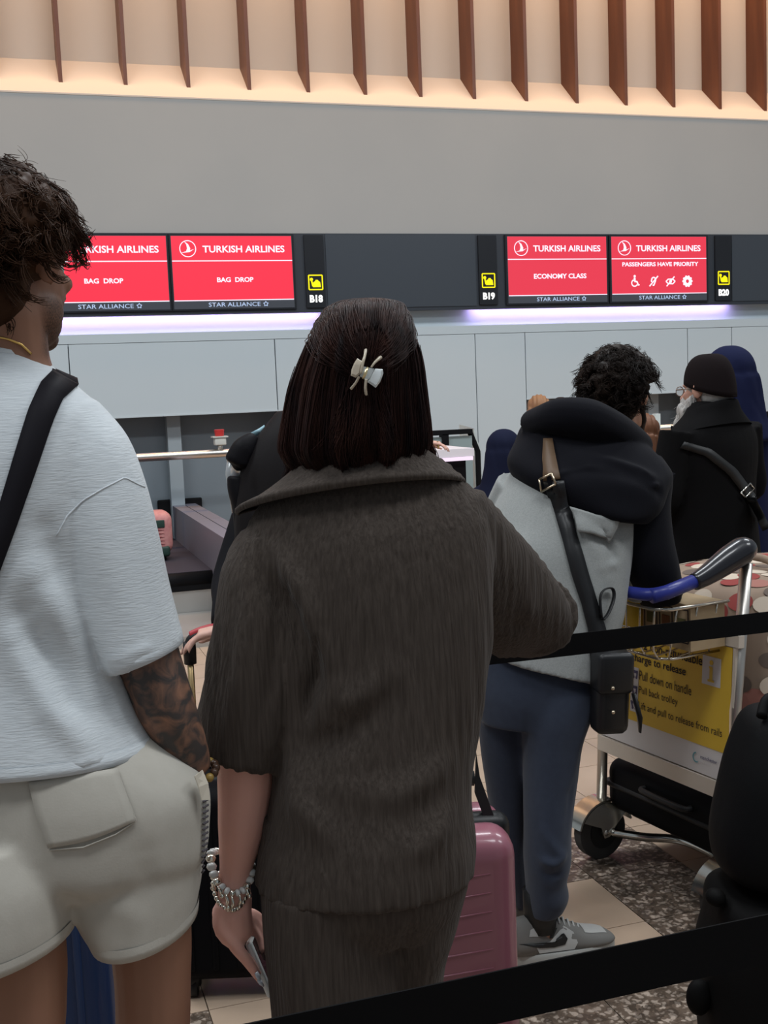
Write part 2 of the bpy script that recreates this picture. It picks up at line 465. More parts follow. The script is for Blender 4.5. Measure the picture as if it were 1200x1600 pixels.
def screen(x0, x1, lines, label, red, prio=False):
    z0, z1 = 2.205, 2.783
    W, H = x1-x0, z1-z0
    s = thing('display_screen', (x0+W/2, D-.02, z0), label, 'screen', 'airline screens along the housing')
    MB().box((x0-.018, D-.035, z0-.012), (x1+.018, D-.012, z1+.012)).obj('bezel', m_strip, s)
    MB().box((x0, D-.038, z0), (x1, D-.033, z1)).obj('display', m_scrdk, s)
    y = D-.040
    zr0 = z0+.115*H
    MB().box((x0+.004, y, zr0), (x1-.004, y+.004, z1-.004)).obj('red_field', red, s)
    O = lambda u, v: V3(x0+u*W, y-.002, z0+v*H)
    MB().box((x0+.004, y-.002, z0+.655*H-.004), (x1-.004, y+.001, z0+.655*H+.004)).obj('divider_line', m_white, s)
    MB().box((x0+.004, y-.002, zr0-.004), (x1-.004, y+.001, zr0+.003)).obj('divider_line', m_white, s)
    text('lettering', 'TURKISH AIRLINES', m_white, s, O(.595, .815), EX, EZ, W*.68, H*.095, bold=.022)
    # round emblem with the bird
    R = H*.115
    em = ring2(0, 0, R*.90, R, 32)
    bird = [(-.45, .82), (.02, .55), (.16, .1), (.02, -.18), (.72, .02), (.15, -.30), (-.72, -.62), (-.28, -.22), (-.10, .15), (-.16, .5)]
    flat('airline_emblem', em, m_white, s, O(.135, .82), EX, EZ)
    flat('airline_bird', [[(-.40*R, .86*R), (.06*R, .55*R), (.30*R, .05*R), (.25*R, -.22*R), (.0, -.28*R), (-.22*R, -.33*R), (-.08*R, .05*R), (-.15*R, .5*R)], [(.25*R, -.22*R), (.78*R, -.02*R), (.2*R, -.40*R), (-.80*R, -.48*R), (-.22*R, -.30*R)]], m_white, s, O(.135, .82), EX, EZ)
    for (t, u, v, ww, hh) in lines:
        text('lettering', t, m_white, s, O(u, v), EX, EZ, W*ww, H*hh, bold=.03)
    text('lettering', 'STAR ALLIANCE', m_cyanw, s, O(.495, .055), EX, EZ, W*.43, H*.058, bold=.004)
    flat('star_emblem', star(0, 0, H*.036), m_cyanw, s, O(.755, .055), EX, EZ)
    if prio:
        k = H*.075; c = O(.235, .30); 
        wl = [disc2(0, 1.15*k, .26*k), bar2(-.02*k, .85*k, .0, .1*k, .42*k), bar2(-.05*k, .05*k, .55*k, .05*k, .3*k), bar2(.5*k, .1*k, .85*k, -.75*k, .3*k), bar2(.75*k, -.72*k, 1.15*k, -.60*k, .2*k)] + ring2(-.05*k, -.25*k, .55*k, .78*k, 16, 110, 330)
        flat('wheelchair_symbol', wl, m_white, s, c, EX, EZ)
        c = O(.43, .30)
        flat('hearing_symbol', [bar2(-.95*k, -.95*k, 1.1*k, 1.15*k, .26*k)] + ring2(.05*k, .4*k, .32*k, .6*k, 16, -40, 200) + [bar2(.5*k, .2*k, .1*k, -.7*k, .28*k), bar2(-.2*k, -.75*k, .15*k, -.75*k, .3*k), bar2(-.5*k, .3*k, -.45*k, -.1*k, .26*k)], m_white, s, c, EX, EZ)
        c = O(.61, .30)
        flat('sight_symbol', [bar2(-.95*k, -1.0*k, .95*k, 1.0*k, .24*k), disc2(0, 0, .32*k), bar2(-1.1*k, 0, -.55*k, .48*k, .24*k), bar2(-.6*k, .45*k, .6*k, .5*k, .24*k), bar2(.55*k, .48*k, 1.1*k, 0, .24*k), bar2(-1.1*k, 0, -.55*k, -.48*k, .24*k), bar2(-.6*k, -.45*k, .6*k, -.5*k, .24*k), bar2(.55*k, -.48*k, 1.1*k, 0, .24*k)], m_white, s, c, EX, EZ)
        c = O(.79, .30)
        fl_ = []
        fl_ += ring2(0, 0, .38*k, 1.02*k, 24)
        for i in range(10):
            a = math.radians(36*i); fl_.append(disc2(.98*k*math.cos(a), .98*k*math.sin(a), .26*k, 12))
        flat('sunflower_symbol', fl_, m_white, s, c, EX, EZ)
    return s
screen(.255, 1.24, [('BAG', .396, .395, .113, .068), ('DROP', .565, .395, .152, .068)], 'red airline screen reading bag drop, beside the curly haired man', m_red)
screen(1.272, 2.256, [('BAG', .416, .395, .113, .068), ('DROP', .585, .395, .152, .068)], 'red airline screen reading bag drop, next to the B18 sign', m_red)
screen(4.173, 5.142, [('ECONOMY CLASS', .52, .40, .53, .075)], 'red airline screen reading economy class, next to the B19 sign', m_red2)
screen(5.187, 6.174, [('PASSENGERS HAVE PRIORITY', .51, .57, .80, .066)], 'red airline screen with four white priority symbols, next to B20 sign', m_red2, True)
def desk_sign(x0, x1, num, label):
    z0, z1 = 2.20, 2.79
    s = thing('desk_number_sign', ((x0+x1)/2, D-.02, z0), label, 'sign', 'desk number signs')
    MB().box((x0, D-.034, z0), (x1, D-.010, z1)).obj('sign_body', m_strip, s)
    cx = (x0+x1)/2; y = D-.036
    k = .058
    c = V3(cx, y, 2.405)
    fr = [bar2(-k, -k, k, -k, .010), bar2(k, -k, k, k, .010), bar2(k, k, -k, k, .010), bar2(-k, k, -k, -k, .010)]
    flat('pictogram_frame', fr, m_yellow, s, c, EX, EZ)
    flat('pictogram_bag', [disc2(-.6*k, .42*k, .24*k, 14), bar2(-.6*k, .3*k, -.42*k, -.55*k, .22*k), [(-.42*k, -.68*k), (.75*k, -.68*k), (.66*k, .05*k), (.45*k, .18*k), (.30*k, .36*k), (.0, .36*k), (-.05*k, .2*k), (-.35*k, .02*k)]], m_yellow, s, c, EX, EZ)
    text('lettering', num, m_signw, s, V3(cx, y, 2.272), EX, EZ, .112, .062, bold=.05)
desk_sign(2.361, 2.525, 'B18', 'black sign with yellow bag pictogram and the number B18')
desk_sign(3.905, 4.075, 'B19', 'black sign with yellow bag pictogram and the number B19')
desk_sign(6.272, 6.445, 'B20', 'black sign with yellow bag pictogram and the number B20')
# ---------------------------------------------------------------- check-in area: conveyor, rails, desks
def PX(px, py, x):
    d = ray(px, py); return CAM + d*(x/d[0])
m_conv = mat('conveyor_grey', (.235, .225, .27), .42, .35, bump=(60, .05, .001))
m_conv2 = mat('conveyor_steel', (.42, .41, .39), .45, .5, bump=((6, 6, 120), .05, .001))
m_rub = mat('rubber_belt', (.052, .047, .060), .55, bump=(200, .15, .001))
def conveyor():
    zt = .62
    a, b = PZ(272, 792.6, zt), PZ(352.7, 841.7, zt); xi = (a[0]+b[0])/2
    zb = (PX(286, 851, xi)[2]+PX(329, 890.6, xi)[2])/2
    yf = PZ(300, 894, zb)[1]
    ye = PZ(352.7, 841.7, zt)[1]
    x0 = xi-.70; w = .20
    t = thing('baggage_conveyor', (xi-.5, yf+1.2, 0), 'grey baggage belt conveyor with low side walls beyond the white t-shirt', 'conveyor')
    MB().box((x0, yf+.03, zb-.05), (xi, D+.28, zb)).obj('belt', m_rub, t)
    MB().tube([V3(x0, yf+.04, zb-.055), V3(xi+.0, yf+.04, zb-.055)], .055, 16).obj('end_roller', m_black, t, True)
    MB().box((x0-.02, yf-.005, zb-.12), (xi+.02, yf+.10, zb-.04)).obj('roller_guard', m_black, t)
    MB().box((x0-.05, yf+.005, 0), (xi+.10, D+.26, zb-.125)).obj('base_cabinet', m_conv2, t)
    MB().box((x0-.05, 6.8, 0), (xi+.10, yf, .075)).obj('kick_plate', m_conv2, t)
    ys = ye+(D-ye)*.55
    for y0, y1 in ((ye, ys-.002), (ys+.002, D+.26)):
        MB().box((xi, y0, zb-.1), (xi+w*.48, y1, zt)).obj('side_wall', m_conv, t)
        MB().box((xi+w*.52, y0, zb-.1), (xi+w, y1, zt)).obj('side_wall', m_conv, t)
    MB().box((xi-.001, ye-.006, zb-.1), (xi+.012, ye+.006, zt+.004)).obj('edge_trim', m_steel, t)
    MB().box((x0-.06, ye, zb-.1), (x0, D+.26, zt)).obj('side_wall', m_conv, t)
    # black slab painted for the shade inside the belt opening behind the wall
    MB().rbox((xi-.11, D+.262, zb-.02), (xi+.26, D+.292, zt+.045), .012).obj('dark_opening', m_black, t, True, 40)
    return xi, zb, yf, zt
XI, ZB, YF, ZT = conveyor()
def patterned_case():
    m_p = mat('case_pink_print', (.45, .17, .17), .5, var=(26, (.55, .26, .24), .2)); m_r = mat('case_teeth_red', (.20, .045, .05), .5); m_g = mat('case_dark_green', (.02, .045, .035), .5)
    y = YF+.75; xr = PY(269, 850, y)[0]; z0 = ZB; z1 = PY(250, 797, y)[2]
    c = thing('printed_suitcase', (xr-.18, y, z0), 'pink suitcase printed with red teeth, standing on the baggage belt', 'suitcase')
    MB().rbox((xr-.36, y-.12, z0+.045), (xr, y+.12, z1), .07, seg=5).obj('shell', m_p, c, True, 50)
    zz = np.linspace(z0+.11, z1-.12, 6)
    for i in range(5):
        MB().prism([V3(xr-.16, y-.1225, zz[i]), V3(xr-.065, y-.1225, (zz[i]+zz[i+1])/2), V3(xr-.16, y-.1225, zz[i+1])], V3(0, .004, 0)).obj('printed_tooth', m_r, c)
    MB().rbox((xr-.14, y-.128, z1-.115), (xr-.06, y-.118, z1-.06), .005).obj('printed_eye', m_g, c, True)
    MB().rbox((xr-.14, y-.126, z0+.03), (xr-.03, y+.11, z0+.11), .02).obj('corner_guard', m_g, c, True)
    for dx in (-.31, -.07):
        for dy in (-.07, .07): MB().tube([V3(xr+dx-.012, y+dy, z0+.026), V3(xr+dx+.012, y+dy, z0+.026)], .026, 14).obj('wheel', m_black, c, True)
patterned_case()
def rail(x0, x1, label):
    y = 8.9; z = 1.5-.0494*y
    t = thing('guard_rail', ((x0+x1)/2, y, 0), label, 'rail', 'steel rails')
    MB().tube([V3(x0, y, z), V3((x0+x1)/2, y, z), V3(x1, y, z)], .033, 16).obj('rail_tube', m_steel, t, True)
    for x in (x0+.05, x1-.05): MB().tube([V3(x, y, 0), V3(x, y, z)], .024, 12).obj('rail_post', m_steel, t, True)
    return y, z
RYy, RZz = rail(.10, 2.35, 'stainless steel rail behind the baggage belt, carrying the red button')
rail(4.55, 8.5, 'stainless steel rail behind the bearded person')
def estop():
    m_w = mat('switch_box_grey', (.55, .56, .52), .5); m_r = mat('button_red', (.50, .035, .035), .35)
    x = PY(344, 700, RYy)[0]; y = RYy; z = RZz+.033
    t = thing('emergency_stop', (x, y, z), 'red emergency stop button on a grey box over the rail', 'button')
    MB().tube([V3(x, y, z-.01), V3(x, y, z+.035)], .020, 12).obj('stem', m_steel, t, True)
    MB().rbox((x-.045, y-.04, z+.03), (x+.045, y+.04, z+.09), .008).obj('box', m_w, t, True, 40)
    MB().box((x-.060, y-.05, z+.09), (x+.060, y+.05, z+.100)).obj('cover_plate', m_w, t)
    MB().tube([V3(x, y, z+.10), V3(x, y, z+.15), V3(x, y, z+.152)], [.034, .040, .034], 16).obj('button', m_r, t, True, 40)
estop()
m_desk = mat('desk_pale_laminate', (.55, .60, .58), .4); m_top = mat('desk_white_top', (.74, .70, .74), .35)
m_glow = emis('desk_light_strip', (1.0, .80, 1.0), .9); m_tint = mat('smoked_panel', (.27, .33, .33), .3)
def checkin_desk():
    y0 = 7.0
    xl, xr = PY(610, 700, y0)[0], PY(718, 700, y0)[0]
    zt = PY(700, 699, y0)[2]
    t = thing('check_in_desk', ((xl+xr)/2, y0+.4, 0), 'check-in desk with black framed screen and white counter', 'desk')
    MB().box((xl, y0-.25, zt-.05), (xr, y0+.25, zt)).obj('counter_top', m_top, t)
    MB().box((xl, y0-.255, zt-.075), (xr-.01, y0-.235, zt-.052)).obj('light_strip', m_glow, t)
    MB().box((xl+.02, y0-.2, 0), (xr-.04, y0+.25, zt-.05)).obj('front_cabinet', m_black, t)
    # framed wing panel behind
    y1 = 7.9; q = lambda x, y: PY(x, y, y1)
    A, B, C = q(640, 676), q(737, 670), q(752, 705)
    zt2 = B[2]
    MB().box((A[0], y1, 0), (B[0]+.0, y1+.04, zt2-.05)).obj('wing_panel', m_tint, t)
    fr = MB()
    MB().box((A[0]-.02, y1-.02, zt2-.035), (B[0]+.0, y1+.06, zt2)).obj('frame_bar', m_black, t)
    b = MB(); b.tube([V3(B[0]-.01, y1+.02, zt2-.018), V3(C[0]-.02, y1+.02, C[2]), V3(C[0]-.02, y1+.02, 0)], .022, 8); b.obj('frame_bar', m_black, t)
    X = q(694, 690)[0]; MB().box((X-.02, y1-.02, .3), (X+.03, y1+.05, zt2-.03)).obj('frame_bar', m_black, t)
    b = MB(); b.prism([V3(B[0]+.03, y1+.03, zt2), V3(B[0]+.10, y1+.5, zt2+.02), V3(C[0]+.11, y1+.5, C[2]), V3(C[0]+.01, y1+.03, C[2])], V3(.0, .0, -.9)); b.obj('side_return', m_desk, t)
    MB().box((A[0], y1+.5, 0), (C[0]+.10, y1+.56, .7)).obj('back_panel', m_desk, t)
checkin_desk()
def second_desk():
    y0 = 6.2; xl, xr = PY(985, 720, y0)[0], PY(1090, 720, y0)[0]; zt = PY(1020, 722, y0)[2]
    t = thing('check_in_desk', ((xl+xr)/2, y0+.3, 0), 'white topped check-in desk beyond the bearded person', 'desk')
    MB().box((xl, y0-.2, zt-.06), (xr, y0+.3, zt)).obj('counter_top', m_top, t)
    MB().box((xl+.02, y0-.15, 0), (xr-.02, y0+.28, zt-.06)).obj('front_cabinet', m_desk, t)
    q = lambda x, y: PY(x, y, y0+.25)
    MB().box((q(1040, 0)[0], y0+.22, zt), (q(1047, 0)[0], y0+.26, q(1040, 668)[2])).obj('frame_bar', m_black, t)
    MB().box((q(1040, 0)[0], y0+.22, q(1040, 672)[2]), (q(1090, 0)[0], y0+.26, q(1040, 666)[2])).obj('frame_bar', m_black, t)
    # small white terminal with its sticker
    k = thing('desk_terminal', (q(1018, 0)[0], y0+.05, zt), 'small white desk terminal with blue and white sticker', 'terminal')
    f = lambda x, y: PY(x, y, y0+.05)
    MB().prism([f(1003, 668), f(1009, 659), f(1025, 658), f(1032, 686), f(1031, 705), f(1016, 705), f(1008, 690)], V3(0, .08, 0)).obj('terminal_body', mat('terminal_white', (.66, .66, .62), .4), k)
    MB().box((f(1017, 0)[0], y0+.07, zt), (f(1025, 0)[0], y0+.11, f(0, 700)[2])).obj('terminal_stem', m_desk, k)
    bl = mat('sticker_blue', (.02, .07, .28), .4); gy = mat('sticker_grey', (.36, .40, .42), .4)
    MB().prism([f(1010, 665), f(1020, 664), f(1024, 679), f(1014, 680)], V3(0, -.004, 0)).obj('sticker', gy, k)
    c = f(1017.5, 672); r = .013
    flat('sticker_mark', ring2(0, 0, r*.5, r, 16, 140, 420) + [disc2(r*.5, -r*.3, r*.5, 12)], bl, k, c+V3(0, -.0045, 0), V3(1, 0, 0), UP)
    # dark monitor further right
    y2 = 7.6; g = lambda x, y: PY(x, y, y2)
    mo = thing('desk_monitor', (g(1195, 0)[0], y2, 0), 'black desk monitor on a pole beside the navy hooded person', 'monitor')
    MB().rbox((g(1165, 0)[0], y2, g(1180, 664)[2]), (g(1260, 0)[0], y2+.05, g(1180, 644)[2]), .01).obj('monitor_body', m_black, mo, True, 40)
    MB().tube([V3(g(1215, 0)[0], y2+.03, 0), V3(g(1215, 0)[0], y2+.03, g(1180, 655)[2])], .03, 12).obj('monitor_pole', m_black, mo, True)
second_desk()
# ---------------------------------------------------------------- figures: shared tools
from mathutils.bvhtree import BVHTree
def rotz(a):
    c, s = math.cos(a), math.sin(a); return np.array([[c, -s, 0], [s, c, 0], [0, 0, 1.0]])
def rotx(a):
    c, s = math.cos(a), math.sin(a); return np.array([[1, 0, 0], [0, c, -s], [0, s, c]])
def roty(a):
    c, s = math.cos(a), math.sin(a); return np.array([[c, 0, s], [0, 1, 0], [-s, 0, c]])
def heading(turn_right_deg, nod=0, tilt=0):
    """frame x=right, y=front, z=up; 0 = facing along the view direction; nod>0 looks down"""
    return rotz(-YAW-math.radians(turn_right_deg)) @ rotx(-math.radians(nod)) @ roty(math.radians(tilt))
def ring_px(L, R, Z, depth, n=36, pw=2.0, off=0.0, ZR=None):
    a = P(L[0], L[1], Z); b = P(R[0], R[1], ZR or Z); c = (a+b)/2 + FH*off; h = (b-a)/2
    out = []
    for j in range(n):
        t = 2*math.pi*j/n; ct, st = math.cos(t), math.sin(t)
        q = lambda v: math.copysign(abs(v)**(2.0/pw), v)
        out.append(c + h*q(ct) + FH*depth*q(st))
    return out
def resample(rings, m):
    """smooth Catmull-Rom resampling of a ring stack"""
    A = np.array([[p for p in r] for r in rings]); k = len(A)
    out = []
    for i in range(m):
        u = i*(k-1)/(m-1); a = min(int(u), k-2); t = u-a
        p0, p1, p2, p3 = A[max(a-1, 0)], A[a], A[a+1], A[min(a+2, k-1)]
        out.append(.5*((2*p1)+(-p0+p2)*t+(2*p0-5*p1+4*p2-p3)*t*t+(-p0+3*p1-3*p2+p3)*t**3))
    return out
def body_px(mb, rows, m=None, n=36, pw=2.1):
    """rows: (xL, yL, xR, yR, Z, depth[, off]) silhouette rows"""
    rings = [ring_px((r[0], r[1]), (r[2], r[3]), r[4], r[5], n, pw, r[6] if len(r) > 6 else 0) for r in rows]
    return mb.loft(resample(rings, m or len(rows)*5))
def spline(pts, m):
    return [q for q in resample([[p] for p in pts], m)]
def curve(pts, m=24):
    A = resample([[np.asarray(p, float)] for p in pts], m); return [a[0] for a in A]
def lerp_list(v, m):
    return list(np.interp(np.linspace(0, len(v)-1, m), range(len(v)), v))
def head_blobs(mb, c, R, s=1.0, neck=None, ears=True, nose=1.0, neck_r=.054):
    T = lambda x, y, z: np.asarray(c, float) + R @ (V3(x, y, z)*s)
    E = lambda x, y, z, a, b, d, rr=None, n=16, m=10: mb.ball(T(x, y, z), a*s, b*s, d*s, R if rr is None else R @ rr, n, m)
    E(0, -.012, .030, .074, .094, .086, n=24, m=14)
    E(0, .022, -.030, .062, .070, .080, n=20, m=12)
    E(0, .045, -.075, .046, .046, .042)
    E(0, .076, -.098, .022, .020, .018)
    E(0, .078, .018, .048, .018, .012)
    for q in (-1, 1):
        E(q*.036, .066, -.022, .020, .020, .016)
        E(q*.052, .018, -.065, .014, .032, .03)
        if ears:
            E(q*.077, -.008, -.006, .009, .019, .031, rotz(-q*.35) @ rotx(-.15), 12, 8)
            E(q*.080, -.010, .014, .008, .016, .014, rotz(-q*.4), 10, 6)
    mb.tube([T(0, .090, .012), T(0, .104, -.012), T(0, .117*nose, -.034), T(0, .095, -.044)], [.009*s, .010*s, .014*s, .008*s], 10)
    for q in (-1, 1): E(q*.012, .098, -.036, .009, .010, .008, None, 8, 6)
    E(0, .092, -.062, .022, .010, .0055, None, 12, 6); E(0, .090, -.072, .019, .010, .006, None, 12, 6)
    if neck is not None:
        b = np.asarray(neck, float)
        mb.tube([T(0, -.020, -.02), T(0, -.016, -.075), (T(0, -.016, -.075)+b)/2, b, b+(b-T(0, -.016, -.075))*.25], [neck_r*s*.92, neck_r*s, neck_r*s, neck_r*s*1.02, neck_r*s*1.08], 20)
def eyes(parent, c, R, s=1.0):
    T = lambda x, y, z: np.asarray(c, float) + R @ (V3(x, y, z)*s)
    for q in (-1, 1):
        e = MB().ball(T(q*.031, .069, -.002), .0110*s, None, None, R, 12, 8).obj('eye', m_eye, parent, True)
        MB().ball(T(q*.031, .0772, -.002), .0052*s, .0035*s, .0052*s, R, 10, 6).obj('iris', m_iris, e, True)
def hand_blobs(mb, wrist, d, pn, s=1.0, thumb=1, curl=(.35, .4, .45, .5), spread=.06, thumb_dir=None, r=.0082):
    """d: finger direction, pn: towards the palm side, thumb: +1 if thumb lies on d x pn side"""
    d = unit(d); pn = unit(np.asarray(pn, float) - d*np.dot(pn, d)); sd = np.cross(d, pn)*thumb
    w = np.asarray(wrist, float); Rm = np.array([sd, pn, d]).T
    mb.tube([w-d*.03*s, w+d*.01*s, w+d*.045*s, w+d*.082*s], [.021*s, .025*s, .036*s, .037*s], 14, flat=.46, ref=pn)
    L = (.070, .079, .074, .058); off = (.027, .009, -.009, -.026)
    for k in range(4):
        base = w + d*(.082 - .004*abs(k-1))*s + sd*off[k]*s
        dr = unit(d + sd*(1.5-k)*spread); pts = [base-d*.018*s, base]; c = curl[k]; a = 0
        for sg in (.42, .32, .26):
            a += c
            pts.append(pts[-1] + (dr*math.cos(a) + pn*math.sin(a))*L[k]*sg*s*1.0)
        mb.tube(pts, [r*1.05*s, r*1.1*s, r*s, r*.92*s, r*.72*s], 8)
        mb.ball(pts[-1], r*.72*s, n=8, m=6)
    td = unit(thumb_dir) if thumb_dir is not None else unit(d*.75 + sd*.6 + pn*.35)
    b = w + d*.018*s + sd*.022*s + pn*.006*s
    p2 = b + td*.042*s; p3 = p2 + unit(td*.8+d*.4)*.03*s; p4 = p3 + unit(td*.6+d*.6)*.024*s
    mb.tube([b, p2, p3, p4], [.014*s, .0115*s, .0098*s, .0075*s], 8); mb.ball(p4, .0075*s, n=8, m=6)
    return sd
def limb(mb, pts, rad, n=14, m=None):
    m = m or len(pts)*4
    return mb.tube(curve(pts, m), lerp_list(rad, m), n)
def torso_blobs(mb, pel, chest, neck, hipv, shv, s=1.0, w=(.150, .125, .150, .145), d=(.10, .088, .105, .085)):
    """hipv / shv: half vectors across hips and shoulders"""
    pel, chest, neck = [np.asarray(v, float) for v in (pel, chest, neck)]
    hv, sv = unit(hipv), unit(shv)
    pts = [pel-UP*.10, pel, pel*.5+chest*.5, chest, chest*.35+neck*.65, neck]
    ws = [w[0]*.75, w[0], w[1], w[2], w[3], .06]; ds = [d[0]*.8, d[0], d[1], d[2], d[3], .055]
    rings = []
    for i, c in enumerate(pts):
        k = i/(len(pts)-1); lat = unit(hv*(1-k)+sv*k)
        t = unit(pts[min(i+1, 5)]-pts[max(i-1, 0)]); fr = unit(np.cross(t, lat))
        rings.append([c + lat*ws[i]*s*math.cos(2*math.pi*j/28) + fr*ds[i]*s*math.sin(2*math.pi*j/28) for j in range(28)])
    mb.loft(resample(rings, 20))
def foot_blobs(mb, ank, toe_dir, s=1.0):
    a = np.asarray(ank, float); t = unit(toe_dir); t = unit(V3(t[0], t[1], 0)); g = a*1.0; g[2] = 0
    mb.tube([a+UP*.03, a, g+UP*.045+t*.03, g+UP*.032+t*.10, g+UP*.024+t*.165, g+UP*.018+t*.19], [.036*s, .038*s, .042*s, .040*s, .034*s, .018*s], 14, flat=.85)
    mb.ball(g+UP*.035-t*.03, .034*s, .034*s, .034*s)
def bvh_of(objs):
    V = []; F = []
    for o in objs:
        me = o.data if hasattr(o, 'data') else o
        k = len(V); a, _ = getv(me); V.extend([tuple(p) for p in a]); F.extend([tuple(i+k for i in p.vertices) for p in me.polygons])
    return BVHTree.FromPolygons(V, F)
def hit(bvh, px, py, lift=.004, Z=None):
    """where the sight line of a photo pixel meets a garment, lifted off its surface"""
    d = Vector(ray(px, py)).normalized()
    loc, nor, i, dist = bvh.ray_cast(Vector(CAM), d)
    if loc is None: return P(px, py, Z or 2.0)
    if nor.dot(d) > 0: nor = -nor
    return np.array(loc) + np.array(nor)*lift
def ribbon(mb, A, B, th=.003, nrm=None):
    """strap between two edge polylines with thickness"""
    n = len(A); V = []; F = []
    for i in range(n):
        a, b = np.asarray(A[i]), np.asarray(B[i])
        t = unit(np.asarray(A[min(i+1, n-1)])-np.asarray(A[max(i-1, 0)]))
        nn = unit(np.cross(t, b-a))*th/2
        V += [a-nn, b-nn, b+nn, a+nn]
    for i in range(n-1):
        for j in range(4):
            k = (j+1) % 4; F.append((4*i+j, 4*i+k, 4*i+4+k, 4*i+4+j))
    F += [(3, 2, 1, 0), (4*n-4, 4*n-3, 4*n-2, 4*n-1)]
    return mb.add(V, F)
def strap_px(mb, bvh, left, right, m=30, lift=.004, Z=2.0, th=.003):
    A = [hit(bvh, x, y, lift, Z) for x, y in zip(lerp_list([p[0] for p in left], m), lerp_list([p[1] for p in left], m))]
    B = [hit(bvh, x, y, lift, Z) for x, y in zip(lerp_list([p[0] for p in right], m), lerp_list([p[1] for p in right], m))]
    return ribbon(mb, A, B, th)
def seam_px(mb, bvh, pts, r=.0015, lift=.0, m=24, Z=2.0):
    q = [hit(bvh, x, y, lift, Z) for x, y in zip(lerp_list([p[0] for p in pts], m), lerp_list([p[1] for p in pts], m))]
    return mb.tube(q, r, 6)
# hair: bundles of fine strands, all strands of a head in one mesh
def strands(name, A, rad, m, parent):
    """A: (N,K,3) polylines -> tapered three-sided strands"""
    A = np.asarray(A, float); N, K, _ = A.shape
    T = np.gradient(A, axis=1); T /= np.linalg.norm(T, axis=2, keepdims=True)+1e-9
    ref = np.where(np.abs(T[..., 2:3]) < .85, np.array([0, 0, 1.0]), np.array([1.0, 0, 0]))
    a = np.cross(T, ref); a /= np.linalg.norm(a, axis=2, keepdims=True)+1e-9; b = np.cross(T, a)
    r = (rad*(1-np.linspace(0, 1, K)**2*.75))[None, :, None]
    R = []
    for j in range(3):
        t = 2*math.pi*j/3; R.append(A + r*(math.cos(t)*a+math.sin(t)*b))
    V = np.stack(R, axis=2).reshape(-1, 3)                        # N,K,3(verts)
    i0 = (np.arange(N)[:, None]*K + np.arange(K-1)[None, :])*3
    F = []
    for j in range(3):
        k = (j+1) % 3
        F.append(np.stack([i0+j, i0+k, i0+3+k, i0+3+j], axis=-1).reshape(-1, 4))
    F = np.concatenate(F)
    me = bpy.data.meshes.new(name)
    me.vertices.add(len(V)); me.vertices.foreach_set('co', V.astype(np.float32).ravel())
    me.loops.add(F.size); me.loops.foreach_set('vertex_index', F.astype(np.int32).ravel())
    me.polygons.add(len(F)); me.polygons.foreach_set('loop_start', np.arange(0, F.size, 4, dtype=np.int32))
    me.update(calc_edges=True); me.validate()
    o = link(name, me, m, parent, True)
    return tag(o, kind='stuff')
def curly_locks(c, R, rad, nlock, per, length, curl, mask, seed, K=12, droop=.5, turns=1.6, spread=.006, jitter=.35):
    rs = np.random.RandomState(seed); c = np.asarray(c, float); out = []
    cnt = 0
    while cnt < nlock:
        v = rs.normal(size=3); v /= np.linalg.norm(v); p = v*np.array(rad)
        if not mask(p): continue
        cnt += 1
        n = unit(v/np.array(rad)); t1 = unit(np.cross(n, rs.normal(size=3))); t2 = np.cross(n, t1)
        Lk = length*rs.uniform(.55, 1.35); ph = rs.uniform(0, 6.28); tn = turns*rs.uniform(.6, 1.4); cr = curl*rs.uniform(.5, 1.4)
        lean = unit(n + t1*rs.normal()*jitter*2 + t2*rs.normal()*jitter*2)
        u = np.linspace(0, 1, K)
        path = p[None]*.97 + (n[None]*(.35*u[:, None]) + lean[None]*(.65*u[:, None]))*Lk
        path = path + (t1[None]*np.cos(ph+6.28*tn*u)[:, None] + t2[None]*np.sin(ph+6.28*tn*u)[:, None])*(cr*np.sqrt(u))[:, None]
        path = path - np.array([0, 0, 1.0])[None]*(droop*Lk*u**2)[:, None]
        for _ in range(per):
            o = rs.normal(size=3)*spread
            wob = rs.normal(size=(1, 3))*spread*1.2
            out.append(path + o[None]*(.4+.6*u[:, None]) + wob*np.sin(u*5+rs.uniform(0, 6))[:, None])
    A = np.array(out)
    return c[None, None] + A @ np.asarray(R).T
m_eye = mat('eye_white', (.75, .73, .70), .2)
m_iris = mat('eye_iris', (.05, .03, .02), .15)
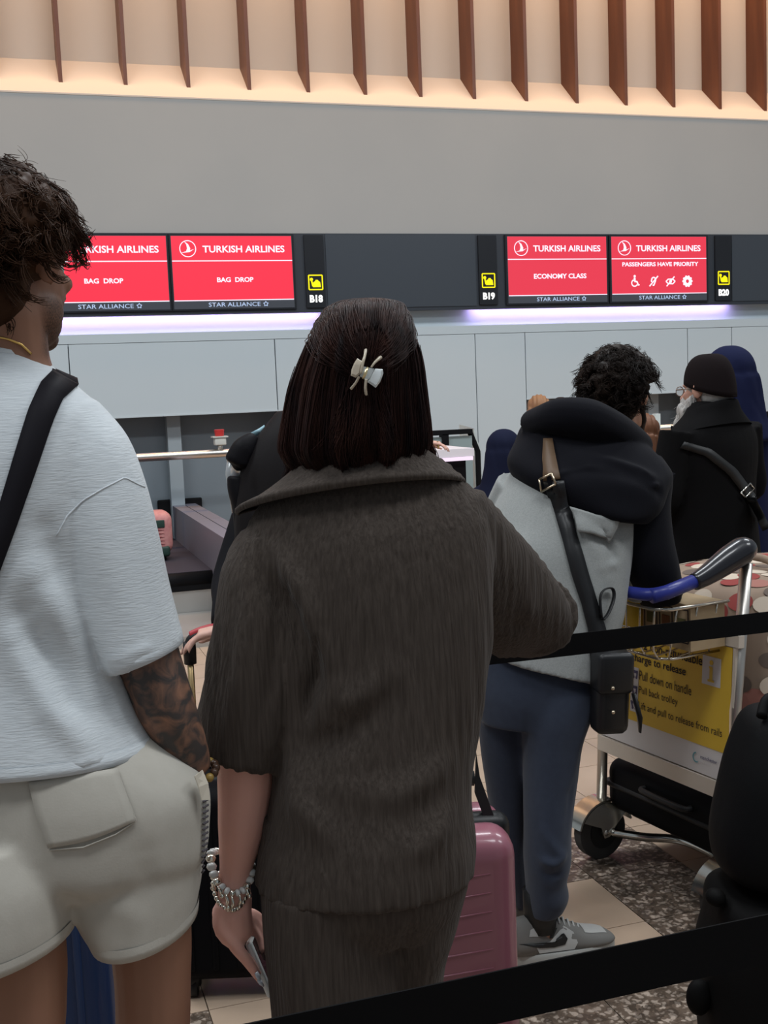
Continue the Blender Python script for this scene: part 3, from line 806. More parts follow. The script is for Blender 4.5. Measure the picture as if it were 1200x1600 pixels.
# ---------------------------------------------------------------- curly-haired man in the white T-shirt
def man_tee():
    Z = 1.54
    m_skin = mat('skin_tan', (.28, .138, .088), .5, bump=(300, .05, .0006), var=(16, (.26, .13, .08), .3), sss=.06)
    nt = m_skin.node_tree
    m_tee = mat('white_slub_jersey', (.60, .635, .655), .9, bump=((60, 60, 420), .38, .0022), var=((45, 45, 240), (.53, .565, .59), .26), sheen=.15)
    m_short = mat('stone_cotton', (.45, .425, .375), .9, bump=(350, .2, .001), var=(60, (.42, .395, .345), .3), sheen=.1)
    m_hair = mat('hair_dark_brown', (.022, .011, .007), .5, spec=.10, var=(9, (.060, .026, .012), .25))
    root = thing('person', P(60, 1230, Z)*V3(1, 1, 0), 'curly dark haired person in white t-shirt and beige shorts, hand in pocket', 'person', None)
    HC = P(10, 412, Z); HR = heading(21, 3)
    neck = P(6, 560, Z)
    sh = [P(-165, 680, Z+.04), P(140, 690, Z)]
    wr = P(303, 1205, Z+.03); el = P(218, 985, Z)
    mb = MB()
    head_blobs(mb, HC, HR, .98, neck, nose=.97, neck_r=.060)
    torso_blobs(mb, P(60, 1200, Z), P(0, 760, Z), P(6, 575, Z), P(160, 1200, Z)-P(-60, 1200, Z), sh[1]-sh[0], 1.0, w=(.135, .12, .13, .105), d=(.08, .075, .085, .06))
    limb(mb, [P(118, 700, Z), P(165, 850, Z), el, P(255, 1095, Z), P(285, 1160, Z+.015), wr], [.046, .043, .043, .041, .033, .025], 16)
    hand_blobs(mb, wr, P(292, 1290, Z+.05)-wr, -RH, 1.05, 1, curl=(.2, .2, .2, .2))
    lel = P(-215, 1000, Z+.05); lwr = P(-190, 1060, Z+.30)
    limb(mb, [sh[0], (sh[0]+lel)/2, lel, (lel+lwr)/2, lwr], [.058, .054, .045, .042, .027])
    hand_blobs(mb, lwr, FH+RH*.3, -UP, 1.05, -1)
    # legs
    hr, hl = P(205, 1240, Z+.03), P(-30, 1250, Z-.05)
    def down(px, py, Zz): return P(px, py, Zz)
    kr = P(240, 1690, Z+.04); kl = P(32, 1730, Z-.06)
    ar = kr*1.0; ar[2] = .09; ar = ar + FH*-.02; al = kl*1.0; al[2] = .09; al = al-FH*.05
    limb(mb, [hr, P(232, 1430, Z+.03), P(239, 1540, Z+.03), kr, kr*.55+ar*.45-FH*.012, ar], [.075, .058, .052, .050, .053, .036], 18)
    limb(mb, [hl, P(25, 1450, Z-.06), P(38, 1560, Z-.06), kl, kl*.55+al*.45-FH*.012, al], [.078, .060, .054, .051, .054, .037], 18)
    foot_blobs(mb, ar, FH+RH*.15); foot_blobs(mb, al, FH-RH*.2)
    me = fuse(mb, .0045, 3)
    body = link('body', me, m_skin, root, True)
    eyes(root, HC, HR, .98)
    # stubble and tattoos: colour regions of the skin itself, laid out in body space
    b = nt.nodes['Principled BSDF']; ramp = [n for n in nt.nodes if n.type == 'VALTORGB'][0]
    geo = nt.nodes.new('ShaderNodeNewGeometry')
    att = nt.nodes.new('ShaderNodeAttribute'); att.attribute_name = 'ink'
    nz = nt.nodes.new('ShaderNodeTexNoise'); nz.inputs['Scale'].default_value = 34; nz.inputs['Detail'].default_value = 5; nz.inputs['Distortion'].default_value = 1.2
    nt.links.new(geo.outputs['Position'], nz.inputs['Vector'])
    rp = nt.nodes.new('ShaderNodeValToRGB'); rp.color_ramp.elements[0].position = .30; rp.color_ramp.elements[1].position = .58
    nt.links.new(nz.outputs['Fac'], rp.inputs[0])
    mul = nt.nodes.new('ShaderNodeMath'); mul.operation = 'MULTIPLY'; nt.links.new(rp.outputs[0], mul.inputs[0]); nt.links.new(att.outputs['Fac'], mul.inputs[1])
    mx = nt.nodes.new('ShaderNodeMix'); mx.data_type = 'RGBA'; mx.inputs[7].default_value = (.055, .046, .043, 1)
    nt.links.new(mul.outputs[0], mx.inputs[0]); nt.links.new(ramp.outputs[0], mx.inputs[6])
    att2 = nt.nodes.new('ShaderNodeAttribute'); att2.attribute_name = 'stubble'
    nz2 = nt.nodes.new('ShaderNodeTexNoise'); nz2.inputs['Scale'].default_value = 420; nt.links.new(geo.outputs['Position'], nz2.inputs['Vector'])
    mu2 = nt.nodes.new('ShaderNodeMath'); mu2.operation = 'MULTIPLY'; nt.links.new(nz2.outputs['Fac'], mu2.inputs[0]); nt.links.new(att2.outputs['Fac'], mu2.inputs[1])
    mx2 = nt.nodes.new('ShaderNodeMix'); mx2.data_type = 'RGBA'; mx2.inputs[7].default_value = (.03, .02, .015, 1)
    nt.links.new(mu2.outputs[0], mx2.inputs[0]); nt.links.new(mx.outputs[2], mx2.inputs[6]); nt.links.new(mx2.outputs[2], b.inputs['Base Color'])
    V, N = getv(me)
    d1, _ = seg_dist(V, el, wr); ink = np.clip((.075-d1)/.02, 0, 1)
    at = me.attributes.new('ink', 'FLOAT', 'POINT'); at.data.foreach_set('value', ink.astype(np.float32))
    loc = (V-HC) @ HR
    st = np.clip((-.035-loc[:, 2])/.02, 0, 1)*np.clip((loc[:, 1]+.012)/.02, 0, 1)*np.clip((loc[:, 2]+.14)/.02, 0, 1)*(np.abs(loc[:, 0]) < .1)
    at = me.attributes.new('stubble', 'FLOAT', 'POINT'); at.data.foreach_set('value', (st*1.3).astype(np.float32))
    # T-shirt
    mb = MB()
    body_px(mb, [(-60, 548, 62, 556, Z, .068), (-92, 578, 92, 582, Z, .078), (-140, 612, 132, 612, Z, .090), (-185, 655, 165, 650, Z, .105), (-205, 720, 178, 715, Z, .120), (-208, 820, 175, 810, Z, .125), (-205, 930, 172, 920, Z, .118), (-205, 1030, 185, 1020, Z, .115), (-205, 1090, 208, 1085, Z, .122), (-205, 1135, 228, 1130, Z, .128), (-205, 1172, 243, 1158, Z, .132)], 44)
    body_px(mb, [(55, 690, 150, 622, Z, .06), (66, 745, 196, 680, Z, .072), (80, 815, 224, 755, Z, .078), (98, 880, 243, 835, Z, .080), (124, 945, 259, 910, Z, .078), (146, 1000, 273, 965, Z, .076), (166, 1046, 284, 1003, Z, .074)], 30)
    body_px(mb, [(-200, 650, -110, 690, Z+.03, .06), (-262, 800, -130, 830, Z+.04, .08), (-300, 985, -160, 1010, Z+.06, .08)], 24)
    tm = fuse(mb, .005, 5)
    PT = lambda *a: [P(x, y, Z-.10) for x, y in a]
    folds(tm, [
        (PT((70, 830), (110, 930), (150, 1040)), .020, -.018),
        (PT((85, 838), (120, 795), (195, 748)), .006, .004),
        (PT((195, 745), (238, 766)), .006, .004),
        (PT((60, 900), (130, 1010), (225, 1140)), .028, .026),
        (PT((40, 960), (120, 1090), (200, 1165)), .020, -.018),
        (PT((20, 1000), (80, 1110), (150, 1190)), .018, .012),
        (PT((0, 920), (30, 1050), (60, 1180)), .016, .004),
        (PT((165, 640), (185, 700), (205, 760)), .010, .003),
        (PT((160, 800), (180, 900), (200, 1010)), .014, .010),
        (PT((205, 790), (225, 900), (240, 1000)), .012, -.009),
        (PT((120, 830), (150, 930), (180, 1030)), .014, -.004),
        (PT((-10, 1196), (100, 1200), (180, 1183), (238, 1150)), .006, .003),
        ([P(x, y, Z-.07) for x, y in ((163, 1034), (225, 1014), (282, 994))], .006, .003)], .0018, (13, 13, 5), 3)
    tee = link('t_shirt', tm, m_tee, root, True)
    bt = bvh_of([tee])
    s = MB()
    seam_px(s, bt, [(88, 838), (105, 806), (130, 782), (160, 764), (195, 746), (214, 756), (226, 761)], .0012, .0001, 30, Z)
    s.obj('sleeve_seam', m_tee, tee, True)
    hb = MB(); hb.loft([ring_px((160, 1030), (279, 986), Z, .0765), ring_px((163, 1038), (282.5, 994), Z, .0765), ring_px((167, 1048), (286, 1004), Z, .0765), ring_px((170, 1047), (283, 1005), Z, .072)], False); hb.obj('sleeve_hem', m_tee, tee, True)
    hb = MB(); hb.loft([ring_px((-206, 1160), (236, 1146), Z, .1335, 48, 2.1), ring_px((-207, 1170), (242, 1154), Z, .1350, 48, 2.1), ring_px((-207, 1180), (246, 1164), Z, .1355, 48, 2.1), ring_px((-204, 1180), (242, 1165), Z, .130, 48, 2.1)], False); hb.obj('body_hem', m_tee, tee, True)
    s = MB(); q = ring_px((-57, 549), (58, 557), Z, .064, 40); s.tube(q+[q[0]], .0045, 8, flat=1.8, ref=UP); s.obj('collar_band', m_tee, tee, True)
    # shorts
    mb = MB()
    body_px(mb, [(-195, 1150, 232, 1142, Z, .118), (-200, 1195, 290, 1186, Z, .122), (-205, 1240, 326, 1232, Z, .126), (-205, 1300, 328, 1292, Z, .126), (-195, 1350, 322, 1335, Z, .118), (-150, 1385, 300, 1365, Z, .09)], 30)
    body_px(mb, [(40, 1290, 322, 1280, Z+.02, .115), (78, 1350, 320, 1330, Z+.02, .112), (110, 1400, 314, 1380, Z+.02, .108), (130, 1432, 308, 1408, Z+.02, .105), (147, 1455, 306, 1424, Z+.02, .102)], 26)
    body_px(mb, [(-200, 1300, 90, 1290, Z-.05, .115), (-185, 1370, 112, 1355, Z-.06, .115), (-160, 1440, 116, 1410, Z-.06, .115), (-150, 1492, 113, 1446, Z-.06, .112)], 26)
    sm = fuse(mb, .005, 4)
    folds(sm, [
        (PT((15, 1270), (65, 1340), (118, 1412)), .012, -.012),
        (PT((230, 1340), (235, 1400), (232, 1450)), .016, -.008),
        (PT((270, 1350), (265, 1400), (262, 1450)), .016, .008),
        (PT((180, 1210), (250, 1240), (310, 1260)), .014, .006),
        (PT((150, 1400), (190, 1430), (240, 1450)), .02, .004)], .0015, (10, 10, 8), 5)
    sho = link('shorts', sm, m_short, root, True)
    bs = bvh_of([sho])
    for nm, a_, b_, zz, dp in (('leg_hem', (136, 1440), (309, 1410), Z+.02, .106), ('leg_hem', (-156, 1480), (116, 1432), Z-.06, .116)):
        hb = MB(); hb.loft([ring_px(a_, b_, zz, dp, 44), ring_px((a_[0]+5, a_[1]+10), (b_[0], b_[1]+9), zz, dp, 44), ring_px((a_[0]+11, a_[1]+21), (b_[0]-1, b_[1]+19), zz, dp-.001, 44), ring_px((a_[0]+16, a_[1]+20), (b_[0]-6, b_[1]+18), zz, dp-.008, 44)], False); hb.obj(nm, m_short, sho, True)
    # patch pocket
    poly = [(45, 1222), (60, 1290), (78, 1326), (130, 1322), (180, 1302), (212, 1282), (200, 1252), (182, 1202)]
    pk = MB(); m = 12
    L = [(45, 1222), (58, 1275), (76, 1324)]; Rr = [(182, 1202), (200, 1250), (211, 1282)]
    rows = []
    for i in range(m):
        u = i/(m-1)*2; a = min(int(u), 1); t = u-a
        lp = np.array(L[a])*(1-t)+np.array(L[a+1])*t; rp_ = np.array(Rr[a])*(1-t)+np.array(Rr[a+1])*t
        rows.append([hit(bs, *(lp*(1-v)+rp_*v + np.array([0, 7*math.sin(v*3.14)*(i/(m-1))])), .0022, Z) for v in np.linspace(0, 1, 12)])
    Vv = [p for r in rows for p in r]; Ff = [(i*12+j, i*12+j+1, i*12+13+j, i*12+12+j) for i in range(m-1) for j in range(11)]
    pk.add(Vv, Ff)
    po = pk.obj('back_pocket', m_short, sho, True)
    so = po.modifiers.new('thick', 'SOLIDIFY'); so.thickness = .003; so.offset = -1
    s = MB(); seam_px(s, bs, [(182, 1204), (200, 1252), (212, 1282), (180, 1303), (130, 1323), (78, 1327)], .0012, .0030, 36, Z); s.obj('pocket_stitch', m_short, sho, True)
    # embroidered side trim by the pocket
    m_trim = mat('embroidery_dark', (.10, .09, .10), .9); m_cream = mat('cream_lining', (.50, .45, .37), .9)
    fp = MB(); ribbon(fp, [P(304, 1213, Z-.05), P(310, 1230, Z-.05), P(315, 1250, Z-.05)], [P(316, 1203, Z-.03), P(325, 1224, Z-.035), P(328, 1250, Z-.04)], .0012); fp.obj('pocket_lining', m_cream, sho)
    tr = MB()
    for i in range(16):
        y = 1236+i*8.5; x = 318-3*(i/15.0)**2
        a = hit(bs, x-3, y, .003, Z); b2 = hit(bs, x+4, y-4, .003, Z); tr.tube([a, b2], .0016, 5)
    tr.obj('side_embroidery', m_trim, sho, True)
    # hair: solid curls over a scalp shell
    mb = MB()
    rs = np.random.RandomState(4)
    T = lambda x, y, z: HC + HR @ V3(x, y, z)
    def mask(p):
        x, y, z = p
        if z < -.118: return False
        if y > .060 and z < .030: return False                  # face
        if y > .010 and z < .002: return False                  # cheek, ear lobe
        if z < -.045 and y > -.045: return False
        if abs(x) > .05 and -.045 < y and z < -.016: return False   # ears
        return True
    mb.ball(T(0, -.016, .040), .084, .102, .092, HR, 24, 14)
    mb.ball(T(0, -.050, -.030), .064, .060, .076, HR, 20, 12)
    mb.ball(T(0, .050, .082), .070, .052, .036, HR, 16, 10)
    RD = np.array((.083, .100, .090))
    for _ in range(260):
        v = rs.normal(size=3); v /= np.linalg.norm(v); p = v*RD
        if mask(p): mb.ball(T(p[0], p[1]-.012, p[2]+.030), rs.uniform(.010, .020), n=8, m=6)
    hm = fuse(mb, .005, 1); hair = link('hair', hm, m_hair, root, True)
    O = HC + HR @ V3(0, -.012, .030)
    A = curly_locks(O, HR, tuple(RD*.97), 560, 9, .038, .014, mask, 21, 14, .55, 1.0, .0028, .55)
    fr = lambda p: .02 < p[1] < .092 and p[2] > .012 and abs(p[0]) > .01 and p[2] < .075
    A2 = curly_locks(O, HR, tuple(RD*1.0), 80, 9, .038, .012, fr, 25, 14, .9, .9, .0026, .5)
    strands('hair_strands', np.concatenate([A, A2]), .00125, m_hair, hair)
    fly = curly_locks(O, HR, tuple(RD*1.06), 120, 1, .040, .012, mask, 22, 12, .3, .8, .002, .7)
    strands('loose_hair', fly, .0006, m_hair, hair)
    # necklace, bracelet
    m_gold = mat('gold', (.75, .50, .16), .28, 1.0)
    bb = bvh_of([body])
    nk = MB(); nk.tube([hit(bb, x, y, .0015, Z) for x, y in zip(lerp_list([-40, -15, 10, 32, 48], 26), lerp_list([524, 525, 529, 538, 553], 26))], .0016, 6); nk.obj('necklace', m_gold, root, True)
    m_bead = mat('brown_bead', (.06, .03, .018), .3); m_bead2 = mat('amber_bead', (.30, .19, .05), .3)
    brc = MB(); brc2 = MB(); ax = unit(P(322, 1262, Z+.05)-wr); a = unit(np.cross(ax, UP)); b3 = np.cross(ax, a)
    br = thing('bracelet', wr, 'wooden bead bracelet with amber beads at the shorts pocket', 'bracelet')
    for i in range(16):
        t = 2*math.pi*i/16; q = MB().ball(wr + ax*.004 + (a*math.cos(t)+b3*math.sin(t))*.030, .0062, n=10, m=7)
        q.obj('bead', m_bead2 if i % 4 == 0 else m_bead, br, True)
    # shoulder strap of the bag worn in front
    m_strap = mat('black_webbing', (.012, .011, .014), .6, bump=(500, .2, .0006))
    bag = thing('shoulder_bag', P(-120, 1000, Z+.22)*V3(1, 1, 1), 'black bag worn on a wide strap over the white t-shirt', 'bag')
    sp = MB()
    strap_px(sp, bt, [(80, 581), (62, 600), (44, 640), (22, 710), (0, 785), (-40, 890), (-110, 1040)], [(122, 602), (98, 624), (84, 655), (60, 725), (34, 800), (-4, 905), (-70, 1060)], 44, .003, Z, .004)
    # over the shoulder and down the chest to the bag
    top = hit(bt, 100, 597, .004, Z)
    ribbon(sp, [hit(bt, 80, 581, .003, Z), P(78, 574, Z+.07), P(40, 610, Z+.16), P(-40, 760, Z+.18)], [hit(bt, 122, 602, .003, Z), P(120, 592, Z+.07), P(90, 630, Z+.155), P(10, 780, Z+.175)], .004)
    sp.obj('strap', m_strap, bag, True)
    MB().rbox((-.13, -.04, -.10), (.13, .04, .10), .03, heading(10), P(-90, 880, Z+.22)).obj('pouch', m_strap, bag, True)
    return root
man_tee()
# ---------------------------------------------------------------- woman in the dark ribbed shirt
def woman():
    Z = 1.68
    m_skin = mat('skin_fair', (.80, .45, .37), .5, bump=(300, .05, .0006), var=(14, (.74, .40, .325), .3), sss=.08)
    m_rib = mat('dark_plisse', (.040, .0315, .0265), .85, var=((230, 230, 11), (.072, .058, .049), .26), bump=((210, 210, 10), .8, .004), sheen=.05)
    m_hair = mat('hair_dark', (.009, .006, .007), .46, spec=.12, var=((70, 70, 4), (.046, .018, .013), .22))
    root = thing('person', P(580, 1300, Z)*V3(1, 1, 0), 'dark bob haired person in ribbed brown shirt and trousers, holding a phone', 'person')
    HC = P(566, 588, Z+.012); HR = heading(6, 3)
    neck = P(562, 722, Z)
    shl, shr = P(425, 870, Z), P(705, 840, Z+.02)
    el = P(386, 1130, Z-.01); wr = P(366, 1392, Z+.01)
    mb = MB()
    head_blobs(mb, HC, HR, .86, neck, neck_r=.052)
    torso_blobs(mb, P(575, 1270, Z), P(575, 880, Z), P(562, 742, Z), RH, shr-shl, 1.0, w=(.11, .11, .12, .09), d=(.08, .07, .07, .045))
    limb(mb, [shl, (shl+el)/2, el, P(384, 1215, Z), P(378, 1290, Z+.005), P(369, 1355, Z+.01), wr], [.038, .038, .040, .0425, .036, .0245, .0235], 16)
    # hand closed on the phone
    dn = unit(P(383, 1500, Z+.02)-wr)
    d = unit(P(352, 1445, Z+.0)-wr); 
    mb.tube([wr-dn*.02, wr+dn*.012, P(362, 1424, Z+.01), P(366, 1450, Z+.015), P(370, 1464, Z+.02)], [.023, .025, .030, .030, .024], 14, flat=1.0)
    # index finger with bent knuckle and the thumb, both pointing down along the phone
    mb.tube(curve([P(352, 1415, Z-.005), P(345, 1447, Z-.01), P(368, 1478, Z-.008), P(392, 1506, Z), P(404, 1526, Z+.004)], 18), lerp_list([.016, .0125, .0095, .008, .006], 18), 10)
    mb.tube(curve([P(358, 1440, Z+.012), P(364, 1474, Z+.012), P(386, 1502, Z+.014), P(408, 1534, Z+.016)], 16), lerp_list([.012, .0095, .0082, .0055], 16), 10)
    # remaining fingers behind the phone
    for k, (x0, y0, x1, y1, zz) in enumerate(((388, 1445, 408, 1490, .045), (396, 1440, 418, 1500, .060), (400, 1432, 424, 1490, .075))):
        mb.tube(curve([P(372, 1432, Z+.02), P(x0, y0, Z+zz), P((x0+x1)/2+4, (y0+y1)/2, Z+zz+.006), P(x1, y1, Z+zz-.004)], 12), lerp_list([.014, .0095, .0085, .006], 12), 9)
    # right arm, elbow on the belt
    er = P(838, 958, Z+.22); wrr = P(770, 955, Z+.42)
    limb(mb, [shr, P(768, 905, Z+.12), er, (er+wrr)/2, wrr], [.036, .036, .036, .034, .024])
    hand_blobs(mb, wrr, unit(FH*.6-RH*.8), -UP, .92, -1)
    hl, hr = P(520, 1330, Z+.0), P(640, 1330, Z)
    for h, px, dz in ((hl, 520, .0), (hr, 646, .04)):
        k = P(px+(0 if px < 600 else -5), 1690, Z+dz); a = k*1.0; a[2] = .085; a -= FH*.03
        limb(mb, [h, (h+k)/2, k, (k+a)/2-FH*.01, a], [.06, .045, .038, .036, .030], 16); foot_blobs(mb, a, FH, .9)
    me = fuse(mb, .004, 2)
    body = link('body', me, m_skin, root, True)
    eyes(root, HC, HR, .86)
    m_nail = mat('pale_nail', (.62, .66, .70), .25)
    for a, b in (((400, 1519), (407, 1533)), ((403, 1530), (412, 1541))):
        n = MB(); n.tube([P(*a, Z-.006), P((a[0]+b[0])/2, (a[1]+b[1])/2, Z-.007), P(*b, Z-.005)], [.0035, .0048, .002], 8, flat=.5); n.obj('fingernail', m_nail, body, True)
    # shirt
    mb = MB()
    body_px(mb, [(452, 745, 690, 715, Z, .065), (415, 778, 722, 745, Z, .080), (392, 812, 746, 776, Z, .092), (376, 860, 764, 820, Z, .105), (385, 930, 770, 900, Z, .112), (400, 1010, 768, 1000, Z, .110), (418, 1100, 757, 1090, Z, .106), (425, 1180, 742, 1170, Z, .108), (418, 1260, 735, 1250, Z, .116), (404, 1330, 742, 1318, Z, .124), (398, 1378, 738, 1362, Z, .124)], 50)
    body_px(mb, [(374, 832, 470, 842, Z-.005, .06), (350, 880, 486, 900, Z-.01, .072), (338, 945, 496, 975, Z-.01, .078), (326, 1020, 492, 1048, Z-.01, .078), (312, 1090, 474, 1122, Z-.01, .075), (303, 1135, 456, 1168, Z-.01, .072), (298, 1162, 443, 1200, Z-.01, .07)], 34)
    # right sleeve: upper arm out to the elbow, forearm forward
    body_px(mb, [(690, 880, 748, 762, Z+.01, .06), (712, 945, 795, 815, Z+.07, .066), (740, 1000, 842, 868, Z+.14, .068), (765, 1022, 878, 925, Z+.19, .066), (782, 1026, 890, 968, Z+.235, .058), (795, 1022, 888, 1000, Z+.27, .045)], 26)
    mb.tube(curve([P(838, 960, Z+.215), P(830, 965, Z+.27), P(808, 965, Z+.34), P(785, 962, Z+.39)], 12), lerp_list([.066, .068, .066, .064], 12), 18)
    sm = fuse(mb, .005, 4)
    PT = lambda *a: [P(x, y, Z-.09) for x, y in a]
    folds(sm, [
        (PT((430, 860), (470, 920), (500, 1000), (520, 1060)), .016, 0.0170),
        (PT((400, 880), (455, 960), (490, 1060)), .016, -0.0153),
        (PT((460, 1150), (490, 1060), (500, 980)), .014, -0.0204),
        (PT((500, 1090), (560, 1090), (610, 1050)), .022, 0.0119),
        (PT((590, 880), (605, 970), (620, 1050)), .012, 0.0102),
        (PT((640, 880), (640, 980), (640, 1050)), .014, -0.0068),
        (PT((720, 830), (740, 870), (760, 930)), .012, 0.0102),
        (PT((470, 1170), (540, 1150), (600, 1090)), .020, -0.0136),
        (PT((500, 1230), (620, 1240), (735, 1180)), .022, 0.0102),
        (PT((440, 1180), (470, 1260), (540, 1330)), .022, 0.0153),
        (PT((560, 1330), (660, 1320), (735, 1250)), .022, 0.0119),
        (PT((380, 950), (370, 1060), (350, 1170)), .014, 0.0102),
        (PT((430, 960), (425, 1060), (405, 1180)), .014, -0.0085),
        (PT((765, 900), (772, 960), (768, 1020)), .014, -0.0170),
        ([P(x, y, Z+.1) for x, y in ((790, 880), (820, 930), (840, 1000))], .014, .006),
        ([P(x, y, Z+.1) for x, y in ((770, 960), (820, 985), (870, 1000))], .012, -.006)], .0020, (16, 16, 5), 8)
    # fine crinkle of the plissé
    V, N = getv(sm); lat = V @ RH; rs = np.random.RandomState(3); Dd = np.zeros(len(V))
    for _ in range(9):
        f = rs.uniform(230, 520); Dd += np.sin(lat*f + V[:, 2]*rs.uniform(-26, 26) + rs.uniform(0, 6))*np.sin(V[:, 2]*rs.uniform(14, 40)+rs.uniform(0, 6))
    setv(sm, V + N*(Dd*.00045)[:, None])
    shirt = link('shirt', sm, m_rib, root, True)
    # collar: stand round the neck folding out on to the shoulders
    c0 = P(562, 735, Z)
    ang = np.linspace(0, 2*math.pi, 37)[:-1]
    rings = []
    # profile parameters from inner top edge, over the fold, down to the outer edge
    def loop(lx, rx, ly, ry, dep, my):
        out = []
        for t in ang:
            ct, st = math.cos(t), math.sin(t)                    # st<0 : towards the camera (nape)
            a = P(lx, ly, Z); b = P(rx, ry, Z); c = (a+b)/2; h = (b-a)/2
            out.append(c + h*ct + FH*dep*st + UP*my*max(0, -st))
        return out
    rings = [loop(500, 638, 752, 738, .052, .0), loop(494, 648, 716, 702, .056, .020), loop(478, 664, 718, 704, .064, .022), loop(440, 692, 752, 722, .080, .026), loop(400, 714, 782, 740, .094, .030), loop(368, 728, 798, 752, .104, .032), loop(372, 726, 806, 757, .102, .028)]
    rr = resample(rings, 26); cb = MB(); cb.loft(rr, False)
    co = cb.obj('collar', m_rib, shirt, True)
    so = co.modifiers.new('thick', 'SOLIDIFY'); so.thickness = .004
    # trousers
    mb = MB()
    body_px(mb, [(412, 1270, 735, 1262, Z, .105), (405, 1340, 738, 1330, Z, .116), (406, 1400, 728, 1390, Z, .112), (415, 1450, 705, 1440, Z, .09)], 22)
    body_px(mb, [(405, 1370, 610, 1380, Z-.01, .10), (410, 1460, 630, 1470, Z-.01, .098), (420, 1560, 634, 1560, Z-.01, .094), (430, 1700, 630, 1700, Z-.01, .09), (440, 1980, 624, 1980, Z-.01, .088), (448, 2190, 622, 2190, Z-.01, .088)], 26)
    body_px(mb, [(560, 1380, 735, 1370, Z+.03, .10), (585, 1440, 716, 1440, Z+.03, .096), (600, 1520, 694, 1520, Z+.04, .088), (602, 1700, 690, 1700, Z+.04, .086), (604, 1980, 688, 1980, Z+.04, .086), (606, 2150, 686, 2150, Z+.04, .086)], 26)
    pm = fuse(mb, .006, 4)
    folds(pm, [(PT((640, 1430), (634, 1520), (632, 1600)), .012, -.010), (PT((440, 1420), (450, 1520), (455, 1600)), .02, .005)], .0018, (14, 14, 4), 9)
    link('trousers', pm, m_rib, root, True)
    # ---- hair: volume, then strands combed over it
    rows = [(566, 468, 584, 468, .012), (545, 471, 604, 470, .034), (527, 478, 618, 476, .054), (515, 489, 626, 488, .072), (502, 507, 636, 506, .088), (487, 535, 647, 535, .102), (474, 570, 653, 568, .108), (464, 605, 656, 602, .106), (458, 640, 659, 636, .102), (453, 675, 662, 668, .098), (452, 702, 662, 694, .092), (470, 724, 650, 714, .080), (505, 738, 625, 732, .055)]
    rg = [ring_px((r[0], r[1]), (r[2], r[3]), Z, r[4], 64, 2.15, -.006) for r in rows]
    G = np.array(resample(rg, 60))                                # 60 x 64 x 3 surface grid; index 48 = nape side
    cen = G.mean(1, keepdims=True)
    rs = np.random.RandomState(12)
    # tie-in valley below the clip and soft lobes
    jj = np.arange(64)*2*math.pi/64
    amp = np.zeros((60, 64))
    for i in range(60):
        v = i/59.0
        for k in (5, 9, 14, 23):
            amp[i] += rs.normal()*0 + math.sin(k*1.7)*.0
        amp[i] += .006*np.sin(jj*11+v*1.5)*min(1, max(0, v-.3)*2) + .004*np.sin(jj*19-v*2.2)*min(1, max(0, v-.25)*2) + .0025*np.sin(jj*33+v*3)*min(1, max(0, v-.1)*2)
        amp[i] += -.010*np.exp(-((jj-4.71)/.35)**2)*math.exp(-((v-.60)/.12)**2)
    G2 = G + (G-cen)/np.linalg.norm(G-cen, axis=2, keepdims=True)*amp[..., None]
    hv = MB(); hv.loft([list(r) for r in G2], True)
    hair = hv.obj('hair', m_hair, root, True)
    def surf(v, a, lift):
        """v: 0..1 down, a: angle rad"""
        fi = np.clip(v, 0, 1)*59; i0 = np.clip(fi.astype(int), 0, 58); ti = (fi-i0)[..., None]
        fa = (a % (2*math.pi))/(2*math.pi)*64; j0 = fa.astype(int) % 64; j1 = (j0+1) % 64; ta = (fa-np.floor(fa))[..., None]
        p = (G2[i0, j0]*(1-ti)+G2[i0+1, j0]*ti)*(1-ta) + (G2[i0, j1]*(1-ti)+G2[i0+1, j1]*ti)*ta
        c = cen[i0, 0]; n = p-c; n /= np.linalg.norm(n, axis=-1, keepdims=True)
        return p + n*lift[..., None]
    K = 22; N1 = 3600
    u = np.linspace(0, 1, K)
    a0 = rs.uniform(math.pi*.9, math.pi*2.1, N1); lock = np.round(a0*14)/14
    v0 = rs.uniform(.40, .62, N1); v1 = rs.uniform(.86, 1.04, N1)
    vv = v0[:, None] + (v1-v0)[:, None]*u; aa = a0[:, None] + ((lock-a0)*.55)[:, None]*u**2 + (rs.normal(size=N1)*.04)[:, None]*u
    lf = np.abs(rs.normal(size=N1))[:, None]*.003 + .002*np.sin(u*3)[None] + rs.normal(size=(N1, 1))*.0012*u
    A1 = surf(vv, aa, lf)
    over = np.clip(v1-.9, 0, 1)[:, None]*u[None]**4*.5
    A1[..., 2] -= over*.25
    # swept from crown and temples into the clip
    N2 = 2600; ac, vc = 4.82, .53
    a0 = rs.uniform(math.pi*.92, math.pi*2.08, N2); v0 = rs.uniform(.0, .26, N2)+.10*np.abs(np.cos(a0))*rs.uniform(0, 1, N2)
    e = u[None]**.85
    vv = v0[:, None]*(1-e) + (vc+rs.normal(size=N2)*.028)[:, None]*e + .03*np.sin(np.pi*u)[None]; aa = a0[:, None]*(1-e) + (ac+rs.normal(size=N2)*.07)[:, None]*e
    A2 = surf(vv, aa, np.abs(rs.normal(size=N2))[:, None]*.003*np.ones((1, K))+.004)
    # tail of the clipped hair falling below it
    N3 = 900
    a0 = ac + rs.normal(size=N3)*.10; v0 = rs.uniform(.52, .60, N3); v1 = rs.uniform(.80, 1.0, N3)
    vv = v0[:, None]+(v1-v0)[:, None]*u; aa = a0[:, None] + ((rs.normal(size=N3)*.16)[:, None]+.10*np.round((a0-ac)[:, None]*9))*u**1.3
    A3 = surf(vv, aa, .004+np.abs(rs.normal(size=N3))[:, None]*.004*(1-.3*u))
    strands('hair_strands', np.concatenate([A1, A2, A3]), .00075, m_hair, hair)
